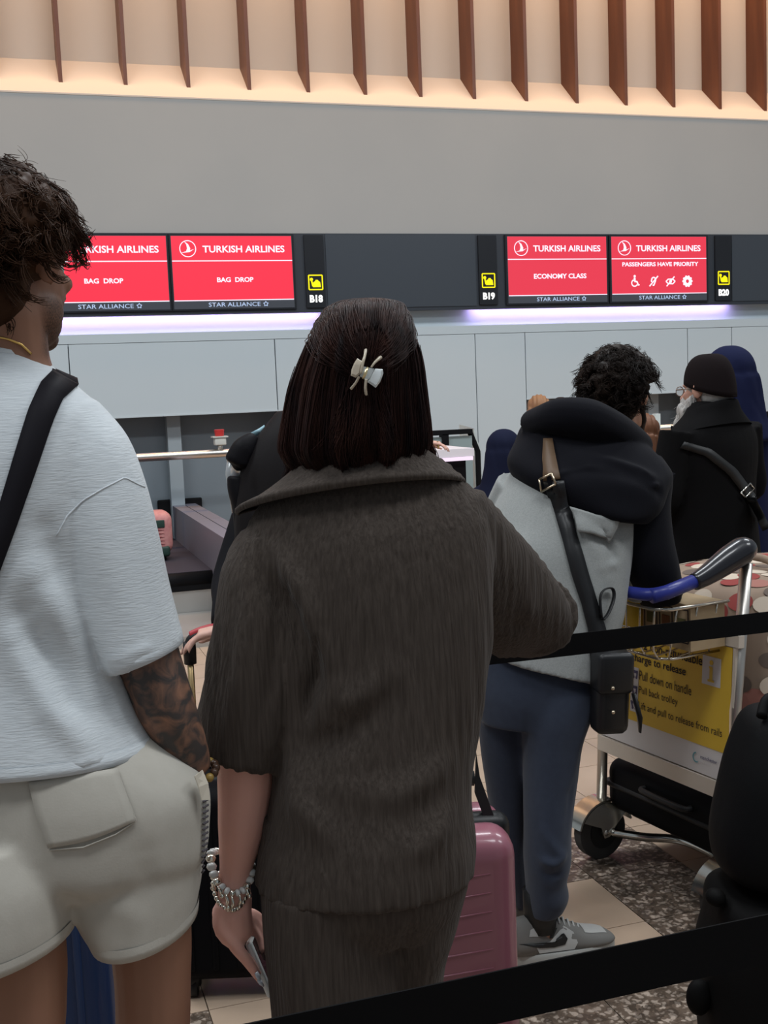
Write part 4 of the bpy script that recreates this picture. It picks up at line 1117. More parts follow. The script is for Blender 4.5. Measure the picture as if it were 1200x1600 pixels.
    # loose locks at both sides of the face falling on the collar
    B = []
    for pts, n, sp in (([(650, 600), (658, 650), (664, 690), (676, 712), (670, 735)], 70, .004), ([(652, 640), (660, 680), (672, 700), (680, 722), (674, 745)], 40, .003), ([(470, 640), (462, 690), (462, 720), (450, 742), (446, 752)], 60, .004), ([(462, 620), (452, 680), (447, 715), (452, 742)], 50, .003), ([(500, 690), (520, 725), (548, 745)], 80, .007), ([(600, 690), (590, 720), (565, 742)], 80, .007)):
        g = np.array(curve([P(x, y, Z-.035 if 480 < x < 620 else Z) for x, y in pts], K))
        for _ in range(n):
            o = rs.normal(size=3)*sp; B.append(g + o*(1-.75*u[:, None]**2)*1.0 + rs.normal(size=3)*.0015*u[:, None])
    strands('loose_hair', np.array(B), .0007, m_hair, hair)
    # ---- claw clip
    m_clip = mat('translucent_horn', (.62, .54, .42), .12, trans=.15, spec=.6)
    m_clear = mat('clear_acrylic', (.80, .84, .84), .08, trans=.35, spec=.6)
    m_pin = mat('brass_pin', (.80, .66, .38), .3, 1.0)
    bh = bvh_of([hair]); LZ = Z-.13
    c0_ = min((hit(bh, x, y, 0, LZ) for x in (560, 573, 590) for y in (570, 585, 600)), key=lambda q: (q-CAM) @ CF); ZC = (c0_-CAM) @ CF
    H = lambda x, y, l: P(x, y, ZC-.004-l)
    clip = thing('hair_claw_clip', H(573, 585, .01), 'translucent claw clip holding back the dark bob', 'hair clip')
    def plate(name, pts, lift, m, th=.004, bulge=.004):
        c = np.mean([H(x, y, lift) for x, y in pts], 0); q = MB()
        base = [H(x, y, lift) for x, y in pts]; nrm = unit(CAM-c)
        mid = c + nrm*(th+bulge)
        inner = [c+(p-c)*.72+nrm*(th+bulge*.7) for p in base]
        n = len(base); up = [p+nrm*th for p in base]
        q.loft([base, up, inner], True); q.obj(name, m, clip, True, 40)
    def prong(pts, rad, lift, m):
        g = curve([H(x, y, l) for (x, y), l in zip(pts, lift)], 12); q = MB(); q.tube(g, lerp_list(rad, 12), 9, flat=.6); q.obj('prong', m, clip, True)
    plate('jaw', [(558, 560), (567, 565), (564, 573), (562, 585), (556, 590), (548, 587), (549, 578), (553, 568)], .012, m_clip)
    plate('jaw', [(586, 576), (598, 577), (599, 583), (594, 597), (587, 606), (580, 601), (574, 597), (580, 588)], .014, m_clear)
    plate('hinge', [(566, 572), (574, 574), (585, 576), (580, 588), (573, 596), (566, 590), (562, 588)], .010, m_clear, .003, .001)
    prong([(563, 584), (567, 566), (570, 556), (571, 547)], [.0035, .0035, .003, .0034], (.016, .017, .014, .008), m_clip)
    prong([(580, 574), (586, 566), (594, 559)], [.0022, .003, .0045], (.014, .013, .006), m_clip)
    prong([(561, 588), (556, 598), (549, 607)], [.0035, .003, .0035], (.014, .012, .006), m_clip)
    prong([(572, 592), (571, 606), (572, 616)], [.003, .0032, .0036], (.014, .012, .006), m_clip)
    q = MB(); q.tube([H(574.5, 574, .022), H(571, 583, .024), H(567, 592, .022)], [.0016, .0024, .0016], 8); q.obj('spring_pin', m_pin, clip, True)
    # ---- bracelets
    m_silver = mat('silver', (.78, .78, .70), .22, 1.0); m_pearl = mat('pearl_bead', (.72, .74, .72), .22, coat=.4)
    def loopc(lc, rc, dep, dip, n, ZZ=Z+.008):
        a = P(*lc, ZZ); b = P(*rc, ZZ); c = (a+b)/2; h = (b-a)/2
        return [c + h*math.cos(t) + FH*dep*math.sin(t) + UP*dip*min(0, math.sin(t)) for t in np.linspace(0, 2*math.pi, n+1)[:-1]]
    b1 = thing('bracelet', wr, 'chunky silver link bracelet on the bare forearm', 'bracelet')
    pts = loopc((329, 1335), (393, 1358), .030, .034, 24)
    for i, p in enumerate(pts):
        nx = pts[(i+1) % len(pts)]
        MB().tube([p*.9+nx*.1, (p+nx)/2, p*.1+nx*.9], [.0058, .0080, .0058], 8, flat=.7).obj('link', m_pearl if i % 3 else m_silver, b1, True)
    b2 = thing('bracelet', wr, 'silver charm bracelet with dangling charms at the wrist', 'bracelet')
    pts = loopc((333, 1372), (388, 1380), .028, .032, 34)
    for p in pts: MB().ball(p, .0040, n=8, m=6).obj('bead', m_silver, b2, True)
    for (x, y, x2, y2, r) in ((352, 1396, 354, 1418, .0045), (362, 1400, 361, 1422, .004), (340, 1385, 345, 1400, .004), (374, 1398, 372, 1416, .004), (334, 1375, 330, 1388, .0035), (384, 1388, 388, 1400, .004)):
        q = MB(); q.tube([P(x, y, Z-.024), P((x+x2)/2+3, (y+y2)/2, Z-.025), P(x2, y2, Z-.022)], [r*.6, r, r*.7], 8, flat=.6); q.ball(P(x2+2, y2, Z-.022), r*.9, n=8, m=6); q.obj('charm', m_silver, b2, True)
    # ---- phone held edge-on
    m_ph = mat('phone_case', (.80, .84, .82), .35); m_gl = mat('phone_glass', (.01, .01, .012), .08)
    ph = thing('phone', P(410, 1515, Z+.02), 'slim phone in a pale case hanging from the hand', 'phone')
    top = P(389, 1468, Z+.028); bot = P(425, 1553, Z+.028); ln = unit(bot-top); thk = unit(np.cross(ln, FH)); dep = unit(np.cross(thk, ln))
    Rm = np.array([dep, thk, ln]).T; Lh = np.linalg.norm(bot-top)
    MB().rbox((-.016, -.0050, 0), (.056, .0050, Lh), .0042, Rm, top).obj('case', m_ph, ph, True, 50)
    MB().box((-.006, .0046, .004), (.058, .0054, Lh-.004), Rm, top).obj('screen', m_gl, ph)
    return root
woman()
# ---------------------------------------------------------------- man in the black and grey hoodie, leaning on the trolley
def man_hoodie():
    m_skin = mat('skin_olive', (.36, .19, .125), .5, bump=(300, .05, .0006), var=(16, (.31, .16, .10), .3), sss=.06)
    m_grey = mat('grey_marl_fleece', (.30, .31, .30), .95, bump=(420, .35, .0015), var=(260, (.235, .245, .24), .25), sheen=.2)
    m_blk = mat('black_fleece', (.006, .006, .0085), .92, bump=(420, .3, .0015), sheen=.03)
    m_jog = mat('slate_blue_jersey', (.040, .050, .075), .9, bump=(380, .25, .001), var=(60, (.034, .042, .064), .3), sheen=.15)
    m_hair = mat('hair_black', (.007, .006, .006), .5, spec=.10, var=(9, (.022, .013, .009), .25))
    root = thing('person', P(850, 1300, 2.95)*V3(1, 1, 0), 'curly black haired person in grey and black hoodie leaning on the luggage trolley', 'person')
    HC = P(966, 618, 3.28); HR = heading(28, 6)
    neck = P(930, 690, 3.2)
    shl, shr = P(835, 735, 3.12), P(985, 745, 3.10)
    ell = P(850, 920, 3.42); wrl = P(960, 948, 3.62); elr = P(1030, 915, 3.10); wrr = P(1040, 948, 3.42)
    mb = MB()
    head_blobs(mb, HC, HR, 1.0, neck, neck_r=.058)
    torso_blobs(mb, P(850, 1060, 2.98), P(895, 830, 3.08), P(928, 715, 3.18), RH, shr-shl, 1.0, w=(.14, .125, .135, .11), d=(.085, .08, .09, .065))
    limb(mb, [shr, (shr+elr)/2, elr, (elr+wrr)/2, wrr], [.042, .042, .038, .034, .026])
    limb(mb, [shl, (shl+ell)/2, ell, (ell+wrl)/2, wrl], [.042, .042, .038, .034, .026])
    hand_blobs(mb, wrr, unit(P(1075, 948, 3.5)-wrr), -UP, 1, 1, curl=(.5, .5, .5, .5)); hand_blobs(mb, wrl, RH, -UP, 1, -1, curl=(.5, .5, .5, .5))
    hr, hl = P(875, 1095, 2.97), P(800, 1085, 3.0)
    kr, kl = P(862, 1275, 2.96), P(792, 1270, 3.12)
    ar = PZ(846, 1497, 0)+UP*.085; al = P(812, 1425, 3.22); al[2] = .085
    limb(mb, [hr, (hr+kr)/2, kr, (kr+ar)/2, ar], [.075, .06, .046, .044, .034]); limb(mb, [hl, (hl+kl)/2, kl, (kl+al)/2, al], [.075, .06, .046, .044, .034])
    td = unit(PZ(948, 1478)-PZ(820, 1500))
    foot_blobs(mb, ar, td, .95); foot_blobs(mb, al, td*.6+FH*.6, .95)
    body = link('body', fuse(mb, .006, 3), m_skin, root, True)
    eyes(root, HC, HR)
    # beard
    T = lambda x, y, z: HC + HR @ V3(x, y, z)
    bd = MB()
    for q in (-1, 1):
        bd.tube([T(q*.064, .012, -.030), T(q*.060, .030, -.068), T(q*.040, .065, -.098), T(0, .086, -.108)], [.010, .016, .020, .020], 10)
    bd.ball(T(0, .080, -.052), .026, .016, .006, HR)
    beard = link('beard', fuse(bd, .005, 2), m_hair, root, True)
    # hoodie: grey body
    mb = MB()
    body_px(mb, [(850, 680, 985, 690, 3.16, .08), (815, 712, 1010, 722, 3.12, .11), (792, 752, 1020, 758, 3.08, .13), (768, 800, 1005, 800, 3.05, .14), (752, 850, 992, 850, 3.02, .145), (746, 900, 983, 900, 3.0, .14), (748, 950, 974, 955, 2.98, .135), (752, 992, 960, 1015, 2.96, .13), (750, 1014, 958, 1066, 2.95, .13)], 44)
    # left arm reaching for the handle and the grey underside of the right sleeve
    mb.tube(curve([P(815, 760, 3.10), P(790, 840, 3.2), ell, P(900, 945, 3.54), wrl], 20), lerp_list([.070, .070, .066, .055, .045], 20), 18)
    mb.tube(curve([P(965, 800, 3.08), P(985, 870, 3.07), P(1008, 928, 3.10)], 14), lerp_list([.070, .064, .050], 14), 18)
    gm = fuse(mb, .007, 4)
    PT = lambda *a, Z=2.9: [P(x, y, Z) for x, y in a]
    folds(gm, [(PT((890, 805), (920, 850), (945, 905)), .016, .012), (PT((930, 810), (955, 850), (968, 880)), .012, -.012), (PT((900, 870), (940, 880), (968, 870)), .012, -.010), (PT((915, 900), (945, 880), (970, 880)), .014, .010), (PT((880, 960), (915, 1000), (945, 1030)), .018, .010), (PT((800, 800), (830, 900), (860, 1000)), .025, .006), (PT((760, 830), (770, 900), (790, 1000)), .02, .006), (PT((870, 1010), (900, 1040), (940, 1055)), .012, -.008)], .002, (12, 12, 9), 2)
    hood_g = link('hoodie', gm, m_grey, root, True)
    # turned flap of the grey body over the back
    bg = bvh_of([hood_g])
    fp = MB(); rows = []
    for i in range(9):
        t = i/8; rows.append([hit(bg, (889+(960-889)*u)*(1-t)+(905+(952-905)*u)*t, (799+(816-799)*u)*(1-t)+(832+(848-832)*u)*t, .010*(1-t)+.012, 3.0) for u in np.linspace(0, 1, 9)])
    fp.add([p for r in rows for p in r], [(i*9+j, i*9+j+1, i*9+10+j, i*9+9+j) for i in range(8) for j in range(8)])
    fo = fp.obj('yoke_flap', m_grey, hood_g, True); so = fo.modifiers.new('t', 'SOLIDIFY'); so.thickness = .006
    # black sleeve
    mb = MB()
    body_px(mb, [(940, 715, 1030, 712, 3.10, .085), (930, 760, 1048, 742, 3.08, .105), (938, 815, 1046, 790, 3.06, .105), (956, 858, 1050, 838, 3.05, .10), (972, 895, 1058, 878, 3.06, .095), (990, 928, 1064, 912, 3.08, .085), (1003, 946, 1062, 936, 3.10, .07)], 30)
    mb.tube(curve([P(1032, 915, 3.10), P(1036, 928, 3.2), P(1040, 938, 3.32), P(1042, 944, 3.42)], 14), lerp_list([.055, .055, .048, .042], 14), 16)
    bm_ = fuse(mb, .006, 4); folds(bm_, [(PT((1000, 760), (1030, 790), (1048, 800)), .014, -.010), (PT((985, 800), (1020, 850), (1050, 870)), .02, .006)], .0015, (12, 12, 12), 4)
    link('sleeve', bm_, m_blk, hood_g, True)
    # black hood and yoke lying over neck and shoulders
    mb = MB()
    body_px(mb, [(845, 644, 925, 642, 3.20, .055), (826, 656, 962, 654, 3.18, .095), (812, 676, 992, 678, 3.14, .125), (801, 700, 1020, 704, 3.10, .140), (796, 724, 1044, 730, 3.07, .150), (806, 748, 1050, 750, 3.05, .155), (835, 772, 1040, 776, 3.04, .155), (868, 792, 1028, 800, 3.03, .150), (890, 800, 1010, 815, 3.03, .140)], 40)
    mb.tube(curve([P(830, 662, 3.12), P(868, 650, 3.02), P(915, 655, 3.00), P(960, 672, 3.04), P(1005, 700, 3.12)], 24), lerp_list([.035, .048, .055, .050, .035], 24), 16)
    hm = fuse(mb, .006, 4)
    PH = lambda *a: [P(x, y, 2.93) for x, y in a]
    folds(hm, [(PH((838, 690), (880, 672), (930, 672), (985, 700)), .013, -.026), (PH((860, 700), (920, 700), (990, 728), (1040, 742)), .015, .022), (PH((845, 730), (850, 760)), .012, -.008), (PH((900, 740), (960, 750), (1030, 768)), .014, -.022), (PH((1000, 705), (1030, 730), (1048, 742)), .010, -.010), (PH((905, 770), (960, 785), (1030, 790)), .016, .006), (PH((812, 690), (800, 720), (815, 745)), .014, .008), (PH((850, 680), (900, 664), (950, 672)), .007, .012), (PH((880, 700), (940, 705), (1000, 735)), .007, -.012), (PH((860, 745), (920, 735), (980, 750)), .008, .012), (PH((930, 690), (980, 712), (1020, 745)), .007, .011), (PH((820, 715), (850, 730), (870, 775)), .008, .010), (PH((950, 760), (1000, 765), (1040, 755)), .008, .012)], .0030, (20, 20, 20), 6)
    hood = link('hood', hm, m_blk, hood_g, True)
    MB().prism([P(1046, 736, 3.06), P(1056, 740, 3.06), P(1052, 752, 3.06), P(1042, 764, 3.06), P(1030, 752, 3.03)], FH*.06).obj('hood_corner', m_blk, hood_g)
    # trousers
    mb = MB()
    body_px(mb, [(752, 1000, 952, 1035, 2.97, .12), (748, 1045, 942, 1060, 2.97, .125), (746, 1085, 936, 1095, 2.97, .12), (752, 1130, 922, 1130, 2.97, .10)], 20)
    body_px(mb, [(800, 1060, 940, 1065, 2.96, .115), (808, 1110, 928, 1110, 2.95, .11), (814, 1160, 908, 1160, 2.95, .10), (818, 1220, 900, 1220, 2.95, .092), (820, 1290, 893, 1290, 2.95, .088), (818, 1340, 893, 1340, 2.96, .088), (820, 1375, 886, 1372, 2.97, .080), (822, 1402, 890, 1396, 2.98, .080), (824, 1428, 880, 1420, 2.99, .066)], 50)
    body_px(mb, [(745, 1060, 830, 1060, 3.02, .105), (748, 1120, 826, 1120, 3.04, .10), (754, 1190, 824, 1190, 3.07, .092), (766, 1270, 824, 1270, 3.11, .086), (778, 1340, 826, 1340, 3.15, .08), (790, 1385, 828, 1385, 3.18, .07), (798, 1412, 828, 1410, 3.2, .06)], 40)
    pm = fuse(mb, .006, 14)
    PL = lambda *a: [P(x, y, 2.87) for x, y in a]
    folds(pm, [(PL((895, 1335), (865, 1350), (835, 1345)), .012, .010), (PL((890, 1365), (860, 1372), (830, 1362)), .010, -.010), (PL((885, 1395), (855, 1390), (825, 1400)), .012, .010), (PL((930, 1090), (905, 1150), (895, 1230)), .016, .008), (PL((915, 1180), (895, 1240), (890, 1300)), .012, -.006), (PL((822, 1100), (820, 1250), (822, 1400)), .012, -.010), (PL((850, 1300), (870, 1330), (888, 1340)), .012, .006)], .002, (14, 14, 14), 12)
    link('trousers', pm, m_jog, root, True)
    # hair
    mask = lambda p: not ((p[1] > .05 and p[2] < .045) or (p[1] > -.03 and p[2] < .012 and abs(p[0]) > .05) or (p[2] < -.05 and p[1] > -.04) or p[2] < -.10)
    mb = MB(); rs = np.random.RandomState(5)
    mb.ball(T(0, -.014, .040), .088, .104, .092, HR, 24, 14); mb.ball(T(0, -.045, -.022), .074, .066, .075, HR, 20, 12); mb.ball(T(0, .055, .085), .070, .050, .036, HR)
    RD = np.array((.098, .112, .104))
    for _ in range(220):
        v = rs.normal(size=3); v /= np.linalg.norm(v); p = v*RD
        if mask(p): mb.ball(T(p[0], p[1]-.012, p[2]+.026), rs.uniform(.010, .019), n=8, m=6)
    hair = link('hair', fuse(mb, .007, 1), m_hair, root, True)
    A = curly_locks(HC + HR @ V3(0, -.012, .026), HR, tuple(RD*.97), 420, 6, .036, .012, mask, 31, 11, .35, 1.1, .003, .55)
    strands('hair_strands', A, .0014, m_hair, hair)
    # shoes
    m_sg = mat('shoe_grey_suede', (.17, .165, .155), .8, bump=(300, .2, .001)); m_sw = mat('shoe_white_leather', (.40, .40, .385), .5); m_sk = mat('shoe_black', (.012, .012, .012), .5); m_sole = mat('shoe_sole', (.36, .36, .34), .6)
    def shoe(o, t, label, detail):
        t = unit(V3(t[0], t[1], 0)); sd = V3(t[1], -t[0], 0)       # sd: side towards the camera
        if np.dot(sd, CAM-o) < 0: sd = -sd
        L = lambda x, y, z: o + t*x + sd*y + UP*z
        r = thing('sneaker', o, label, 'shoe')
        def outl(k, z, w=1.0, x0=-.085, x1=.205):
            pts = []
            for i in range(28):
                a = 2*math.pi*i/28; u = (math.cos(a)+1)/2; x = x0+(x1-x0)*u
                hw = (.034+.014*math.sin(min(1, max(0, u))*math.pi*.62+.25))*w*k
                pts.append(L(x, hw*math.copysign(abs(math.sin(a))**.72, math.sin(a)), z))
            return pts
        MB().loft([outl(1.08, 0), outl(1.12, .006), outl(1.12, .026), outl(1.06, .031)]).obj('sole', m_sole, r, True, 45)
        up = MB()
        secs = [(-.083, .020, .10, .030), (-.07, .033, .118, .030), (-.035, .037, .122, .030), (.005, .038, .118, .030), (.04, .040, .105, .030), (.08, .044, .086, .030), (.12, .047, .068, .030), (.16, .045, .058, .030), (.185, .036, .048, .030), (.203, .018, .036, .030)]
        rings = []
        for x, w, h, zb in secs:
            rings.append([L(x, w*math.copysign(abs(math.cos(a))**.8, math.cos(a)), zb+(h-zb)*max(0, math.sin(a))**.75) for a in np.linspace(0, math.pi, 15)] + [L(x, -w*.5, zb-.004), L(x, w*.5, zb-.004)])
        up.loft(resample(rings, 30)); uo = up.obj('upper', m_sg, r, True)
        bu = bvh_of([uo])
        def side(name, poly, m, lift, par=r):
            c = np.mean(np.array(poly), 0); n = len(poly); V = []
            def q(x, z):
                st = L(x, .2, z); loc, nn, i, dd = bu.ray_cast(Vector(st), Vector(-sd)); return (np.array(loc) if loc else L(x, .045, z)) + sd*lift
            ring = []
            for k in (1.0, .66, .33): ring.append([q(*(c+(np.array(p)-c)*k)) for p in poly])
            b = MB(); b.loft(ring[::-1], False); b.f.append(tuple(range(n))); b.obj(name, m, par, True)
        if detail:
            side('quarter_panel', [(-.02, .035), (.075, .034), (.085, .050), (.078, .075), (.055, .092), (.035, .082), (.01, .062), (-.03, .058)], m_sw, .0015)
            side('collar_panel', [(-.045, .082), (-.012, .078), (.012, .098), (-.018, .104), (-.04, .098)], m_sw, .0015)
            side('curved_mark', [(-.075, .066), (-.02, .050), (.02, .046), (.05, .050), (.058, .064), (.05, .078), (.044, .078), (.046, .066), (.035, .060), (.01, .058), (-.02, .062)], m_sk, .0035)
            side('curved_mark', [(.008, .070), (.018, .070), (.034, .092), (.022, .094)], m_sk, .0025)
        tb = MB(); tv = []
        for i in range(7):
            for j in range(7):
                x = .112+.066*i/6; y = (-1+2*j/6)*(.030-.010*(i/6)**2)
                loc, nn, k_, dd = bu.ray_cast(Vector(L(x, y, .3)), Vector((0, 0, -1))); tv.append((np.array(loc) if loc else L(x, y, .06))+UP*.0015)
        tb.add(tv, [(i*7+j, i*7+j+1, i*7+8+j, i*7+7+j) for i in range(6) for j in range(6)]); tb.obj('toe_box', m_sw, r, True)
        for i in range(6):
            x = .03+i*.014; h = .112-i*.008
            MB().tube([L(x, .022, h-.006), L(x+.004, 0, h+.006), L(x+.008, -.022, h-.006)], .003, 6).obj('lace', m_sw, r, True)
        tg = MB(); tg.tube([L(.025, 0, .10), L(.01, 0, .135), L(.005, 0, .15)], [.018, .02, .012], 10, flat=.4); tg.obj('tongue', m_sg, r, True)
        ck = MB(); ck.tube([L(.0, 0, .08), L(.0, 0, .135), L(.0, 0, .19)], [.042, .044, .044], 16); ck.obj('sock', m_sk, r, True)
    shoe(np.array([ar[0], ar[1], 0]), td, 'grey and white sneaker with black curved mark, beside the pink suitcase', True)
    shoe(np.array([al[0], al[1], 0]), td*.6+FH*.6, 'grey sneaker mostly hidden behind the pink suitcase', False)
    # crossbody bag
    m_lea = mat('black_leather', (.010, .010, .011), .4, bump=(160, .15, .001)); m_brn = mat('brown_leather', (.10, .058, .030), .5); m_bk = mat('buckle_pale_brass', (.62, .52, .38), .3, 1.0)
    bag = thing('crossbody_bag', P(955, 1080, 2.85), 'small black leather bag hanging at the hip on a long strap', 'bag')
    bh = bvh_of([hood_g, bpy.data.objects[hood.name]])
    sp = MB(); strap_px(sp, bh, [(852, 752), (866, 800), (880, 850), (893, 900), (908, 945), (918, 985), (922, 1040)], [(882, 752), (890, 790), (903, 840), (918, 895), (933, 945), (945, 985), (946, 1040)], 40, .006, 2.85, .004); sp.obj('strap', m_lea, bag, True)
    sp = MB(); strap_px(sp, bh, [(850, 688), (848, 720), (852, 752)], [(864, 688), (870, 720), (876, 750)], 14, .006, 2.9, .004); sp.obj('strap_end', m_brn, bag, True)
    fr = [hit(bh, x, y, .012, 2.9) for x, y in ((845, 750), (864, 742), (870, 757), (850, 765))]
    b = MB(); b.tube(curve(fr+[fr[0]], 4*6+1), .0028, 8); 
    b = MB()
    for i in range(4): b.tube([fr[i], fr[(i+1) % 4]], .0028, 8)
    b.obj('buckle', m_bk, bag, True)
    lp = MB(); lp.tube(curve([hit(bh, x, y, .012, 2.85) for x, y in ((936, 965), (934, 935), (940, 922), (952, 920), (954, 935), (946, 958), (938, 968))], 24), .006, 8, flat=.4); lp.obj('strap_tail', m_lea, bag, True)
    bp = P(953, 1080, 2.84); RB = heading(-12, 0)
    MB().rbox((-.044, -.035, -.105), (.044, .035, .100), .022, RB @ roty(.06), bp).obj('pouch', m_lea, bag, True, 50)
    MB().rbox((-.047, -.044, .0), (.047, .030, .104), .015, RB @ roty(.06), bp).obj('flap', m_lea, bag, True, 50)
    for dx, dz in ((-.012, .02), (-.012, -.04)):
        MB().ball(bp + RB @ V3(dx, -.046, dz), .005).obj('stud', m_bk, bag, True)
    b = MB(); b.tube([bp + RB @ V3(.045, -.04, .0), bp + RB @ V3(.058, -.045, -.06), bp + RB @ V3(.060, -.04, -.10)], [.010, .012, .006], 8, flat=.4); b.obj('strap_tip', m_lea, bag, True)
    return root
man_hoodie()
# ---------------------------------------------------------------- queue belts
m_belt = mat('barrier_webbing', (.0045, .0045, .005), .75, bump=(700, .15, .0005)); m_post = mat('barrier_black', (.006, .006, .007), .45)
def barrier(y, x0, x1, zt, wd, label):
    t = thing('queue_barrier', (x0, y, 0), label, 'barrier', 'queue barriers')
    n = 24; A = []; B = []
    for i in range(n):
        u = i/(n-1); x = x0+(x1-x0)*u; sag = -.006*math.sin(math.pi*u)
        A.append(V3(x, y-.002*math.sin(9*u), zt+sag)); B.append(V3(x, y+.002*math.sin(7*u), zt-wd+sag))
    b = MB(); ribbon(b, A, B, .002); b.obj('belt', m_belt, t)
    for x in (x0, x1):
        MB().tube([V3(x, y, .0), V3(x, y, .012), V3(x, y, .03)], [.13, .13, .03], 28).obj('base', m_post, t, True, 40)
        MB().tube([V3(x, y, .02), V3(x, y, zt+.015)], .032, 18).obj('post', m_post, t, True)
        MB().tube([V3(x, y, zt-wd-.03), V3(x, y, zt+.02), V3(x, y, zt+.03)], [.040, .040, .030], 18).obj('cassette', m_post, t, True, 40)
barrier(.941, -1.0, 1.75, .960, .050, 'black queue barrier belt passing in front of the pink suitcase')
barrier(2.205, .47, 2.55, .960, .048, 'black queue barrier belt crossing before the luggage trolley')

# ---------------------------------------------------------------- suitcases
def frame_from(right):
    r = unit(V3(right[0], right[1], 0)); return np.array([r, V3(-r[1], r[0], 0), UP]).T
def pink_case():
    m_pk = mat('pink_shell', (.26, .095, .125), .30, coat=.3, bump=(220, .04, .0006)); m_bk = mat('case_black_trim', (.008, .008, .009), .4)
    Z = 2.2; R = frame_from(RH+FH*.06)
    xr = P(812, 1400, Z); o = xr.copy(); o[2] = 0; zt = P(770, 1305, Z)[2]
    W, Dp = .40, .24
    t = thing('suitcase', o + R @ V3(-W/2, Dp/2, 0), 'glossy pink hard shell suitcase with black zip trim beside the ribbed trousers', 'suitcase')
    def shell(y0, y1, nm):
        MB().rbox((-W, y0, .045), (0, y1, zt), .055, R @ np.eye(3), o, 6).obj(nm, m_pk, t, True, 60)
    # rounded in the front plane: build lying down, then stand it up
    S = np.array([[1, 0, 0], [0, 0, 1], [0, -1, 0]]).T                 # local z -> world depth
    def slab(d0, d1, r, nm, m, ins=0.0):
        Q = R @ np.array([[1, 0, 0], [0, 0, 1.0], [0, 1.0, 0]])
        mb = MB(); mb.rbox((-W+ins, .05+ins, d0), (-ins, zt-ins, d1), r, Q, o, 6); return mb.obj(nm, m, t, True, 60)
    slab(0, .125, .050, 'front_shell', m_pk); slab(.135, Dp, .050, 'back_shell', m_pk)
    Q = R @ np.array([[1, 0, 0], [0, 0, 1.0], [0, 1.0, 0]])
    MB().rbox((-W-.003, .047, .10), (.005, zt+.004, .16), .03, Q, o, 6).obj('zip_band', m_bk, t, True, 60)
    # raised slanting ribs of the shell
    for i in range(13):
        z = .12+i*.038
        if z > zt-.09: continue
        b = MB(); b.tube([o + R @ V3(-W+.06, .0005, z-.012), o + R @ V3(-W*.5, -.0010, z+.014), o + R @ V3(-.055, .0005, z+.030)], [.0015, .0028, .0015], 6); b.obj('shell_rib', m_pk, t, True)
    b = MB(); b.tube(curve([o + R @ V3(-.13, .13, zt-.002), o + R @ V3(-.13, .13, zt+.03), o + R @ V3(-.22, .13, zt+.036), o + R @ V3(-.31, .13, zt+.03), o + R @ V3(-.31, .13, zt-.002)], 20), .012, 10); b.obj('carry_handle', m_bk, t, True)
    for dx in (-.33, -.085):
        b = MB(); b.tube([o + R @ V3(dx, .20, zt-.01), o + R @ V3(dx, .20, zt+.05)], .009, 10); b.obj('telescopic_pole', m_chrome, t, True)
    b = MB(); b.tube(curve([o + R @ V3(-.37, .20, zt+.05), o + R @ V3(-.22, .20, zt+.06), o + R @ V3(-.055, .20, zt+.05)], 12), .016, 10); b.obj('pull_grip', m_bk, t, True)
    # black strap hanging on the handle
    b = MB(); b.prism([P(744, 1175, Z+.1), P(750, 1215, Z+.1), P(776, 1287, Z+.1), P(758, 1282, Z+.1), P(742, 1240, Z+.1)], FH*.012); b.obj('luggage_strap', m_bk, t)
    for dx in (-.35, -.05):
        for dy in (.05, .21): b = MB(); b.tube([o + R @ V3(dx-.012, dy, .026), o + R @ V3(dx+.012, dy, .026)], .026, 14); b.obj('wheel', m_bk, t, True)
        for dy in (.05, .21): b = MB(); b.tube([o + R @ V3(dx, dy, .03), o + R @ V3(dx, dy, .062)], .016, 10); b.obj('wheel_fork', m_bk, t, True)
pink_case()
def plain_case(name, label, mtl, trim, Z, xl, xr, ytop, Dp, red_grip=False, gold=None, grip_py=None, turn=.0, wheels=True):
    R = frame_from(RH+FH*turn); a = P(xl, 1500, Z); b_ = P(xr, 1500, Z); W = float(np.linalg.norm((b_-a)[:2])); o = b_.copy(); o[2] = 0; zt = P((xl+xr)/2, ytop, Z)[2]
    t = thing('suitcase', o + R @ V3(-W/2, Dp/2, 0), label, 'suitcase')
    Q = R @ np.array([[1, 0, 0], [0, 0, 1.0], [0, 1.0, 0]])
    MB().rbox((-W, .05, 0), (0, zt, Dp*.48), .045, Q, o, 5).obj('front_shell', mtl, t, True, 60)
    MB().rbox((-W, .05, Dp*.52), (0, zt, Dp), .045, Q, o, 5).obj('back_shell', mtl, t, True, 60)
    MB().rbox((-W-.002, .048, Dp*.42), (.002, zt+.003, Dp*.58), .03, Q, o, 5).obj('zip_band', trim, t, True, 60)
    for i in range(4):
        x = -W*(.2+.2*i); MB().rbox((x-.008, .09, -.004), (x+.008, zt-.05, .01), .004, Q, o, 2).obj('shell_rib', mtl, t, True)
    b = MB(); b.tube(curve([o + R @ V3(-W*.3, Dp/2, zt-.002), o + R @ V3(-W*.3, Dp/2, zt+.025), o + R @ V3(-W*.7, Dp/2, zt+.025), o + R @ V3(-W*.7, Dp/2, zt-.002)], 16), .011, 10); b.obj('carry_handle', trim, t, True)
    for dx in (-W+.05, -.05):
        for dy in (.05, Dp-.05):
            b = MB(); b.tube([o + R @ V3(dx-.012, dy, .026), o + R @ V3(dx+.012, dy, .026)], .026, 14); b.obj('wheel', trim, t, True)
            b = MB(); b.tube([o + R @ V3(dx, dy, .03), o + R @ V3(dx, dy, .065)], .022, 10); b.obj('wheel_fork', trim, t, True)
    return t, o, R, W, zt
m_navy = mat('navy_shell', (.010, .028, .085), .4, coat=.15); m_bks = mat('black_shell', (.005, .005, .006), .6); m_trim = mat('suitcase_trim', (.009, .009, .010), .5)
plain_case('suitcase', 'navy blue suitcase standing between the bare legs', m_navy, m_trim, 2.15, -60, 166, 1395, .24)
